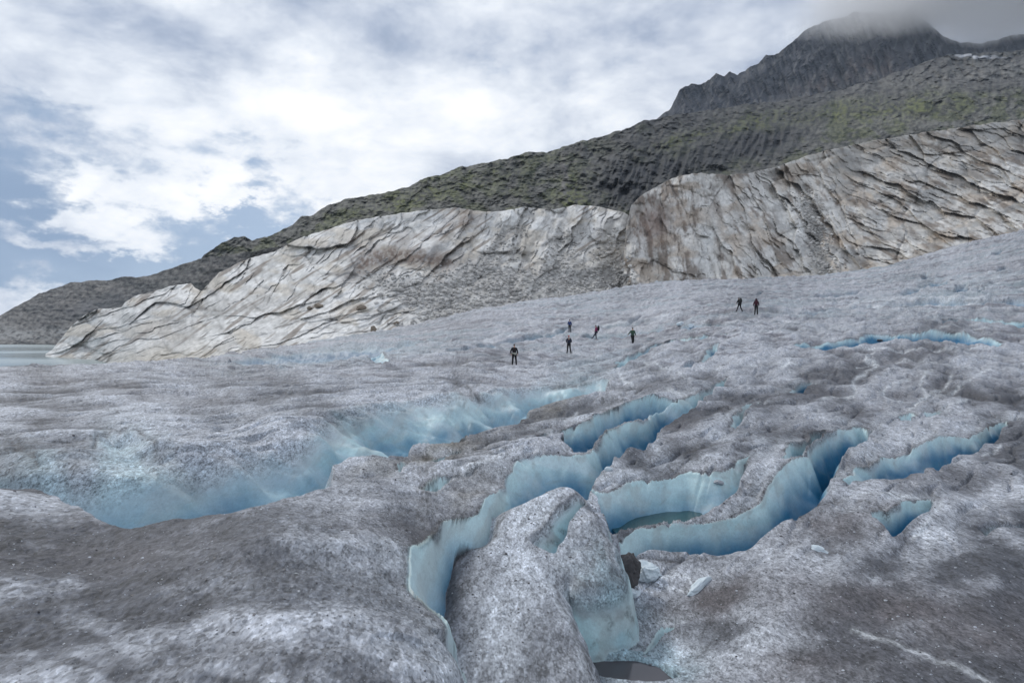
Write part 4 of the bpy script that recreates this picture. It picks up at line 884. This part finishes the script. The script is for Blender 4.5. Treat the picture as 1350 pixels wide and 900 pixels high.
tag(put(rocky('ice_lump', (.12, .10, .06), 14, M_DLUMP, 3), 948, 622, .35, .2), 'dirty ice lump at the tip of the overhanging tongue', 'ice lump', 'loose ice lumps')
tag(put(rocky('ice_lump', (.10, .08, .07), 15, M_LUMP, 2), 803, 622, .3, .2), 'small white ice lump on the edge of the central crevasse', 'ice lump', 'loose ice lumps')
tag(put(rocky('stone', (.14, .12, .08), 21, M_STONE, 2), 954, 484, .3, 0), 'lone dark stone on smooth grey ice below the striding pair', 'stone')
tag(put(rocky('stone', (.22, .18, .12), 22, M_STONE, 2), 1160, 441, .3, 0), 'dark stone on the far rim of the long blue meltwater crack', 'stone')
tag(put(rocky('ice_lump', (.45, .35, .30), 24, M_LUMP, 3), 912, 430, .3, 0), 'pale ice lump in the crack below the striding pair, right one', 'ice lump', 'ice lumps in the far crack')
tag(put(rocky('ice_lump', (.5, .35, .35), 25, M_LUMP, 3), 897, 431, .3, 0), 'pale ice lump in the crack below the striding pair, left one', 'ice lump', 'ice lumps in the far crack')
# loose crystals and grit lying on the near ice: nobody could count them
gs = np.random.RandomState(11); ng = 9000
gx = gs.uniform(-60, 1410, ng); gy = 560 + 480 * gs.rand(ng) ** .75
g_ = eval_glacier(gx[None], gy[None]); gok = (g_[4][0] < .05)
GP = np.stack([g_[0][0], g_[1][0], g_[2][0]], 1)[gok]; GD = GP[:, 1]
ico = bmesh.new(); bmesh.ops.create_icosphere(ico, subdivisions=1, radius=1); ico.verts.ensure_lookup_table()
iv = np.array([v.co[:] for v in ico.verts]); if_ = np.array([[v.index for v in f.verts] for f in ico.faces]); ico.free()
n = len(GP); sc = np.clip(gs.gamma(2.2, .38, n), .25, 2.2) * .0009 * GD
vv = iv[None] * (1 + .35 * gs.randn(n, len(iv), 1).clip(-1, 1)) * sc[:, None, None] * np.stack([gs.uniform(.7, 1.4, n), gs.uniform(.7, 1.4, n), gs.uniform(.5, 1, n)], 1)[:, None, :] + GP[:, None, :]
ff = if_[None] + (np.arange(n) * len(iv))[:, None, None]
me = bpy.data.meshes.new('ice_crystals'); me.from_pydata(vv.reshape(-1, 3).tolist(), [], ff.reshape(-1, 3).tolist())
u_ = gs.rand(n); gc = np.where((u_ < .62)[:, None], np.array([[.62, .66, .71]]) * gs.uniform(.3, .95, (n, 1)), np.array([[.06, .057, .06]]) * gs.uniform(.5, 1.8, (n, 1)))
at = me.attributes.new('tone', 'FLOAT_COLOR', 'POINT'); at.data.foreach_set('color', np.concatenate([np.repeat(gc, len(iv), 0), np.ones((n * len(iv), 1))], 1).astype(np.float32).reshape(-1))
M_CRY = rock_material('loose_crystals', 20, 80, .2, .1, .01, .45); me.materials.append(M_CRY)
tag(link(bpy.data.objects.new('ice_crystals', me)), 'loose ice crystals and grit on the near ice', kind='stuff')
# boulders on the pale rock
import mathutils
_bvh = mathutils.bvhtree.BVHTree.FromPolygons([v.co[:] for v in cliff.data.vertices], [tuple(p.vertices) for p in cliff.data.polygons])
_bvh2 = mathutils.bvhtree.BVHTree.FromPolygons([v.co[:] for v in rock_buttress.data.vertices], [tuple(p.vertices) for p in rock_buttress.data.polygons])
def onrock(px, py, b=None):
    d = direction(px, py); o = Vector((0, 0, CAMZ)); best = None
    for bb in ((_bvh, _bvh2) if b is None else (b,)):
        hit = bb.ray_cast(o, d)
        if hit[0] is not None and (best is None or hit[3] < best[3]): best = hit
    return best
for k, (px, py, w, h_, lab) in enumerate([(420, 405, 1.3, .8, 'brown boulder on the pale slabs, left of a darker twin'), (476, 408, 1.5, .9, 'dark brown boulder on the pale slabs, larger right twin'), (523, 427, .9, .5, 'squat brown boulder near the ice margin'), (492, 437, .9, 1.0, 'upright pale brown boulder at the ice margin'), (408, 407, .8, .5, 'small dark boulder beside the brown boulder on pale slabs')]):
    hit = onrock(px, py)
    if hit:
        o = rocky('boulder', (w, w * .8, h_), 40 + k, M_TAN, 3); o.location = hit[0] + Vector((0, 0, h_ * .4)); link(o); tag(o, lab, 'boulder', 'boulders on the pale slabs')
# rubble on the screes: nobody could count it
rs = np.random.RandomState(4)
protos = []
for k in range(5):
    o = rocky('rubble', (1, .8, .6), 70 + k, M_TAN, 1, .15); protos.append((np.array([v.co[:] for v in o.data.vertices]), np.array([p.vertices[:] for p in o.data.polygons]))); bpy.data.objects.remove(o)
V_, F_, C_ = [], [], []; off = 0; cnt = 0
n_ = 16000; kind_ = rs.rand(n_) < .75
qx = np.where(kind_, rs.uniform(470, 835, n_), rs.uniform(1040, 1130, n_)); qy = np.where(kind_, rs.uniform(300, 430, n_), rs.uniform(250, 378, n_))
qm = np.where(kind_, scree_mask(qx, qy), np.exp(-((qx - (1078 + (qy - 320) * .25)) / 16) ** 2))
sel = rs.rand(n_) < qm
for px, py in zip(qx[sel][:3600].tolist(), qy[sel][:3600].tolist()):
    hit = onrock(px, py)
    if hit is None or hit[3] < 100: continue
    vv, ff = protos[rs.randint(5)]; sc = rs.gamma(2.0, .16) + .18; a = rs.rand() * 6.28
    R = np.array([[math.cos(a), -math.sin(a), 0], [math.sin(a), math.cos(a), 0], [0, 0, 1]])
    V_.append((vv * sc) @ R.T + np.array(hit[0]) + [0, 0, .2 * sc]); F_.append(ff + off); off += len(vv); cnt += 1
    g = rs.uniform(.28, .66); C_.append(np.repeat([[g, g * .97, g * .92]], len(vv), 0))
me = bpy.data.meshes.new('rubble'); VV = np.concatenate(V_); me.from_pydata(VV.tolist(), [], np.concatenate(F_).tolist())
at = me.attributes.new('tone', 'FLOAT_COLOR', 'POINT'); at.data.foreach_set('color', np.concatenate([np.concatenate(C_), np.ones((len(VV), 1))], 1).astype(np.float32).reshape(-1))
me.materials.append(M_CLIFF); tag(link(bpy.data.objects.new('rubble', me)), 'grey rubble strewn down the gullies of the pale rock', kind='stuff')

# ------------------------------------------------------------------ people
SKIN = simple_mat('skin', (.48, .30, .22), .6, .06, 30, 0); HAIRM = simple_mat('hair', (.03, .022, .018), .7, .3, 60, .3)
BLACKC = simple_mat('black_cloth', (.010, .010, .012), .85, .3, 40, .3); BOOTM = simple_mat('boot_leather', (.018, .016, .015), .7, .3, 40, .2)
def skinned(name, verts, edges, mat, parent, root=0, sub=1):
    me = bpy.data.meshes.new(name); me.from_pydata([v[:3] for v in verts], edges, [])
    me.materials.append(mat); o = link(bpy.data.objects.new(name, me), parent)
    m = o.modifiers.new('skin', 'SKIN'); m.use_smooth_shade = True
    sv = me.skin_vertices[0].data
    for i, v in enumerate(verts):
        r = v[3]; sv[i].radius = (r, r) if not isinstance(r, tuple) else r
        sv[i].use_root = (i == root)
    s_ = o.modifiers.new('sub', 'SUBSURF'); s_.levels = s_.render_levels = sub
    return o
def person(px, py, yaw, pose, jacket, trousers, head, label, extras=()):
    base_p = ground(px, py)
    root = bpy.data.objects.new('person', None); root.location = base_p; root.rotation_euler = (0, 0, rad(yaw)); link(root)
    tag(root, label, 'person', 'hikers roped out across the glacier' if False else 'hikers on the glacier')
    J = dict(pel=(0, 0, .95), wst=(0, 0, 1.08), chs=(0, 0, 1.30), nck=(0, 0, 1.46), hd0=(0, -.01, 1.54), hd1=(0, -.02, 1.67),
             shL=(.17, 0, 1.40), shR=(-.17, 0, 1.40), elL=(.25, .02, 1.14), elR=(-.25, .02, 1.14), wrL=(.25, -.08, .92), wrR=(-.25, -.08, .92),
             hiL=(.09, 0, .90), hiR=(-.09, 0, .90), knL=(.10, -.02, .49), knR=(-.10, -.02, .49), anL=(.11, .02, .08), anR=(-.11, .02, .08))
    J.update(pose)
    V = {k: Vector(v) for k, v in J.items()}
    names = list(J); verts = []; idx = {}; edges = []
    rr = dict(pel=(.14, .10), wst=(.125, .09), chs=(.155, .10), nck=.055, hd0=(.07, .08), hd1=(.075, .09), shL=.06, shR=.06, elL=.042, elR=.042, wrL=.028, wrR=.028, hiL=.085, hiR=.085, knL=.055, knR=.055, anL=.038, anR=.038)
    def add(k, v, r): idx[k] = len(verts); verts.append((v[0], v[1], v[2], r))
    for k in names: add(k, V[k], rr[k])
    for a, b in [('pel','wst'),('wst','chs'),('chs','nck'),('nck','hd0'),('hd0','hd1'),('chs','shL'),('chs','shR'),('shL','elL'),('shR','elR'),('elL','wrL'),('elR','wrR'),('pel','hiL'),('pel','hiR'),('hiL','knL'),('hiR','knR'),('knL','anL'),('knR','anR')]: edges.append((idx[a], idx[b]))
    for s_ in 'LR':
        add('toe' + s_, V['an' + s_] + Vector((0, -.16, -.04)), .03); edges.append((idx['an' + s_], idx['toe' + s_]))
        w = V['wr' + s_]; dv = (w - V['el' + s_]).normalized(); side = dv.cross(Vector((0, 1, 0))); side = side.normalized() if side.length > .1 else Vector((1, 0, 0)); nor = dv.cross(side)
        pm = w + dv * .06; add('palm' + s_, pm, (.036, .02)); edges.append((idx['wr' + s_], idx['palm' + s_]))
        for f_, (off_, ln_) in enumerate([(-.03, .075), (-.01, .085), (.01, .08), (.03, .062)]):
            k1 = 'f%s%d' % (s_, f_); add(k1, pm + nor * off_ + dv * ln_ * .6, .009); add(k1 + 'b', pm + nor * off_ + dv * ln_ + side * .02, .008)
            edges.append((idx['palm' + s_], idx[k1])); edges.append((idx[k1], idx[k1 + 'b']))
        k1 = 'th' + s_; add(k1, w + dv * .04 - nor * .05, .01); edges.append((idx['palm' + s_], idx[k1]))
    add('nose', V['hd0'] + Vector((0, -.10, .055)), .014); edges.append((idx['hd0'], idx['nose']))
    skinned('body', verts, edges, SKIN, root)
    # jacket
    def chain(keys, ed, radii, name, mat, push=0):
        vs = [(V[k].x, V[k].y, V[k].z, radii[k]) for k in keys]; return skinned(name, vs, [(keys.index(a), keys.index(b)) for a, b in ed], mat, root)
    V['hem'] = V['pel'] + Vector((0, 0, -.06))
    V['col'] = V['nck'] + Vector((0, 0, .02))
    for s_ in 'LR': V['cf' + s_] = V['wr' + s_] + (V['el' + s_] - V['wr' + s_]) * .06
    chain(['hem', 'wst', 'chs', 'col', 'shL', 'elL', 'cfL', 'shR', 'elR', 'cfR'], [('hem', 'wst'), ('wst', 'chs'), ('chs', 'col'), ('chs', 'shL'), ('shL', 'elL'), ('elL', 'cfL'), ('chs', 'shR'), ('shR', 'elR'), ('elR', 'cfR')],
          dict(hem=(.185, .135), wst=(.17, .125), chs=(.20, .14), col=.075, shL=.09, shR=.09, elL=.066, elR=.066, cfL=.05, cfR=.05), 'jacket', jacket)
    chain(['pel', 'hiL', 'knL', 'anL', 'hiR', 'knR', 'anR'], [('pel', 'hiL'), ('hiL', 'knL'), ('knL', 'anL'), ('pel', 'hiR'), ('hiR', 'knR'), ('knR', 'anR')],
          dict(pel=(.165, .125), hiL=.11, hiR=.11, knL=.078, knR=.078, anL=.065, anR=.065), 'trousers', trousers)
    for s_ in 'LR':
        a = V['an' + s_]; skinned('boot', [(a.x, a.y, a.z + .10, .062), (a.x, a.y + .02, a.z - .02, .062), (a.x, a.y - .10, a.z - .03, .052), (a.x, a.y - .19, a.z - .035, .040)], [(0, 1), (1, 2), (2, 3)], BOOTM, root)
    hd = V['hd1']; h0 = V['hd0']
    kind, hm = head
    if kind == 'hair': skinned('hair', [(h0.x, h0.y + .05, h0.z + .03, .07), (hd.x, hd.y + .03, hd.z + .02, .10), (hd.x, hd.y - .02, hd.z + .035, .085)], [(0, 1), (1, 2)], hm, root)
    elif kind == 'cap':
        skinned('cap', [(hd.x, hd.y + .04, hd.z, .095), (hd.x, hd.y + .01, hd.z + .04, .10)], [(0, 1)], hm, root)
        skinned('hair', [(h0.x, h0.y + .05, h0.z, .06), (h0.x, h0.y + .06, h0.z + .06, .075)], [(0, 1)], HAIRM, root)
    else:
        skinned('helmet', [(hd.x, hd.y + .03, hd.z + .0, .115), (hd.x, hd.y + .0, hd.z + .05, .12)], [(0, 1)], hm, root)
        skinned('hair', [(h0.x, h0.y + .05, h0.z, .06), (h0.x, h0.y + .06, h0.z + .06, .075)], [(0, 1)], HAIRM, root)
    # eyes
    for sx in (-1, 1):
        bm = bmesh.new(); bmesh.ops.create_uvsphere(bm, u_segments=8, v_segments=6, radius=.012)
        me = bpy.data.meshes.new('eye'); bm.to_mesh(me); bm.free(); me.materials.append(BLACKC)
        e_ = link(bpy.data.objects.new('eye', me), root); e_.location = h0 + Vector((sx * .028, -.085, .09))
    for nm, vs, ed, mt in extras: skinned(nm, vs, ed, mt, root)
    return root, V
def backpack(root, V, mat, label):
    p = bpy.data.objects.new('backpack', None); p.location = root.location; p.rotation_euler = root.rotation_euler; link(p)
    tag(p, label, 'backpack', 'backpacks carried by hikers'); c = V['chs']
    bm = bmesh.new(); bmesh.ops.create_cube(bm, size=1); bmesh.ops.bevel(bm, geom=bm.edges[:], offset=.22, segments=3, affect='EDGES')
    for v in bm.verts: v.co = Vector((v.co.x * .34, v.co.y * .24 * (1 - .25 * v.co.z), v.co.z * .55))
    me = bpy.data.meshes.new('bag'); bm.to_mesh(me); bm.free(); me.materials.append(mat)
    b = link(bpy.data.objects.new('bag', me), p); b.location = c + Vector((0, .25, .0)); b.rotation_euler = (rad(-6), 0, 0)
    bm = bmesh.new(); bmesh.ops.create_cube(bm, size=1); bmesh.ops.bevel(bm, geom=bm.edges[:], offset=.3, segments=3, affect='EDGES')
    for v in bm.verts: v.co = Vector((v.co.x * .28, v.co.y * .2, v.co.z * .12))
    me = bpy.data.meshes.new('lid'); bm.to_mesh(me); bm.free(); me.materials.append(mat); l = link(bpy.data.objects.new('lid', me), p); l.location = c + Vector((0, .25, .30))
    for sx in (-1, 1): skinned('strap', [(c.x + sx * .11, c.y + .15, c.z + .2, .02), (c.x + sx * .12, c.y + .0, c.z + .21, .022), (c.x + sx * .12, c.y - .15, c.z + .02, .02), (c.x + sx * .15, c.y + .02, c.z - .17, .018)], [(0, 1), (1, 2), (2, 3)], mat, p)
cl = lambda n, c: simple_mat(n, c, .8, .3, 30, .3)
NAVY = cl('navy_cloth', (.012, .016, .034)); BLUE = cl('blue_cloth', (.025, .05, .16)); MAG = cl('magenta_cloth', (.20, .025, .09)); GRN = cl('green_cloth', (.04, .085, .055)); REDH = cl('red_helmet_shell', (.75, .16, .14)); DRED = cl('dark_red_cloth', (.055, .012, .022)); PALEB = cl('pale_cloth', (.34, .35, .30)); DGRY = cl('dark_grey_cloth', (.022, .022, .024))
person(678, 482, 8, dict(knL=(.12, -.10, .50), anL=(.15, -.14, .09), knR=(-.12, .03, .49), anR=(-.14, .10, .10), elL=(.27, .0, 1.15), wrL=(.24, -.14, .95), elR=(-.29, .0, 1.16), wrR=(-.27, -.12, .95)), BLACKC, BLACKC, ('cap', BLACKC),
       'person in black with a dark cap and a pale garment knotted at the waist', [('waist_bundle', [(-.24, -.02, .98, .055), (-.10, -.15, 1.01, .06), (.06, -.16, 1.0, .065), (.02, -.17, .86, .05), (.20, -.06, .99, .055)], [(0, 1), (1, 2), (2, 3), (2, 4)], PALEB), ('chest_patch', [(-.07, -.155, 1.36, .02), (0, -.16, 1.28, .02), (.07, -.155, 1.36, .02)], [(0, 1), (1, 2)], DRED)])
person(751, 441.0, 165, dict(knL=(.08, -.02, .49), anL=(.06, .12, .10), knR=(-.12, .0, .49), anR=(-.13, -.04, .08), hd0=(0, -.05, 1.52), hd1=(0, -.09, 1.64), elL=(.27, -.05, 1.16), wrL=(.2, -.2, 1.05)), BLUE, DGRY, ('hair', HAIRM), 'person in a blue jacket seen from behind, farthest of the left pair')
person(750, 468, 180, dict(knL=(.12, -.02, .49), anL=(.18, .0, .08), knR=(-.12, .0, .49), anR=(-.20, .02, .08), elL=(.26, -.04, 1.16), elR=(-.26, -.04, 1.16), wrL=(.16, -.2, 1.06), wrR=(-.16, -.2, 1.06)), NAVY, BLACKC, ('helmet', REDH), 'person in dark navy with a red helmet standing legs apart')
r4, v4 = person(786, 449.8, -78, dict(chs=(0, .02, 1.30), knL=(.08, -.24, .58), anL=(.08, -.46, .22), knR=(-.09, .0, .49), anR=(-.09, .06, .08), hd0=(0, -.04, 1.53), hd1=(0, -.08, 1.65), elL=(.2, -.12, 1.16), wrL=(.18, -.32, 1.10)), MAG, NAVY, ('hair', HAIRM), 'person in a magenta jacket stepping forward with one leg raised')
backpack(r4, v4, BLACKC, 'black backpack on the back of the hiker in magenta')
person(834, 458, 10, dict(knL=(.09, -.04, .49), anL=(.10, .14, .12), knR=(-.05, -.03, .49), anR=(-.03, -.03, .08), elR=(-.33, -.02, 1.20), wrR=(-.50, -.06, 1.07), elL=(.27, -.0, 1.15), wrL=(.34, -.02, .92)), GRN, BLACKC, ('hair', HAIRM), 'person in a dark green jacket with one arm held out')
r6, v6 = person(975, 413.5, -160, dict(knL=(.10, -.20, .52), anL=(.20, -.32, .10), knR=(-.12, .06, .49), anR=(-.22, .24, .12), elL=(.28, -.06, 1.14), wrL=(.30, -.16, .98), elR=(-.24, .0, 1.14), wrR=(-.2, -.16, 1.0), hd0=(0, -.10, 1.50), hd1=(0, -.16, 1.60), chs=(0, -.05, 1.28), nck=(0, -.08, 1.43)), BLACKC, BLACKC, ('hair', HAIRM), 'person all in black in mid stride, left of the right-hand pair')
backpack(r6, v6, DGRY, 'small black backpack on the striding hiker in black')
r7, v7 = person(997, 420, 160, dict(knL=(.11, -.02, .49), anL=(.16, .03, .08), knR=(-.10, .0, .49), anR=(-.12, .0, .08)), DRED, BLACKC, ('cap', HAIRM), 'person in dark red with black trousers seen from behind')
backpack(r7, v7, DRED, 'dark red backpack on the standing hiker in dark red')

# ------------------------------------------------------------------ haze and the cloud on the summit
def vol_box(name, lo, hi, label):
    bm = bmesh.new(); bmesh.ops.create_cube(bm, size=1)
    for v in bm.verts: v.co = Vector([(lo[i] + hi[i]) / 2 + v.co[i] * (hi[i] - lo[i]) for i in range(3)])
    me = bpy.data.meshes.new(name); bm.to_mesh(me); bm.free(); o = link(bpy.data.objects.new(name, me)); tag(o, label, kind='stuff')
    m = bpy.data.materials.new(name); m.use_nodes = True; t = m.node_tree; t.nodes.clear(); out = nd(t, 'ShaderNodeOutputMaterial'); pv = nd(t, 'ShaderNodeVolumePrincipled'); t.links.new(pv.outputs[0], out.inputs['Volume'])
    me.materials.append(m); return o, t, pv
hz, t, pv = vol_box('haze', (-2600, -300, -2), (2700, 2500, 1180), 'thin blue mountain air')
pv.inputs['Density'].default_value = .00006; pv.inputs['Color'].default_value = (.72, .84, 1, 1); pv.inputs['Anisotropy'].default_value = .2
ms, t, pv = vol_box('summit_cloud', (420, 1250, 560), (2500, 1800, 1010), 'grey cloud wrapped round the summit')
tcn = nd(t, 'ShaderNodeTexCoord'); sepn = nd(t, 'ShaderNodeSeparateXYZ'); t.links.new(tcn.outputs['Object'], sepn.inputs[0])
nz = nd(t, 'ShaderNodeTexNoise', i_Scale=.0042, i_Detail=4.0, i_Roughness=.6); t.links.new(tcn.outputs['Object'], nz.inputs['Vector'])
zz = math_n(t, 'MULTIPLY', math_n(t, 'SUBTRACT', sepn.outputs[2], 680), 1 / 85)
xx = math_n(t, 'MULTIPLY', math_n(t, 'SUBTRACT', sepn.outputs[0], 640), 1 / 300)
dd = math_n(t, 'ADD', math_n(t, 'MINIMUM', zz, xx), math_n(t, 'MULTIPLY', math_n(t, 'SUBTRACT', nz.outputs[0], .5), 2.6))
dd = math_n(t, 'MULTIPLY', ramp_n(t, dd, [(0, 0), (1, 1)]), .017)
t.links.new(dd, pv.inputs['Density']); pv.inputs['Color'].default_value = (.997, .998, 1, 1); pv.inputs['Anisotropy'].default_value = .7
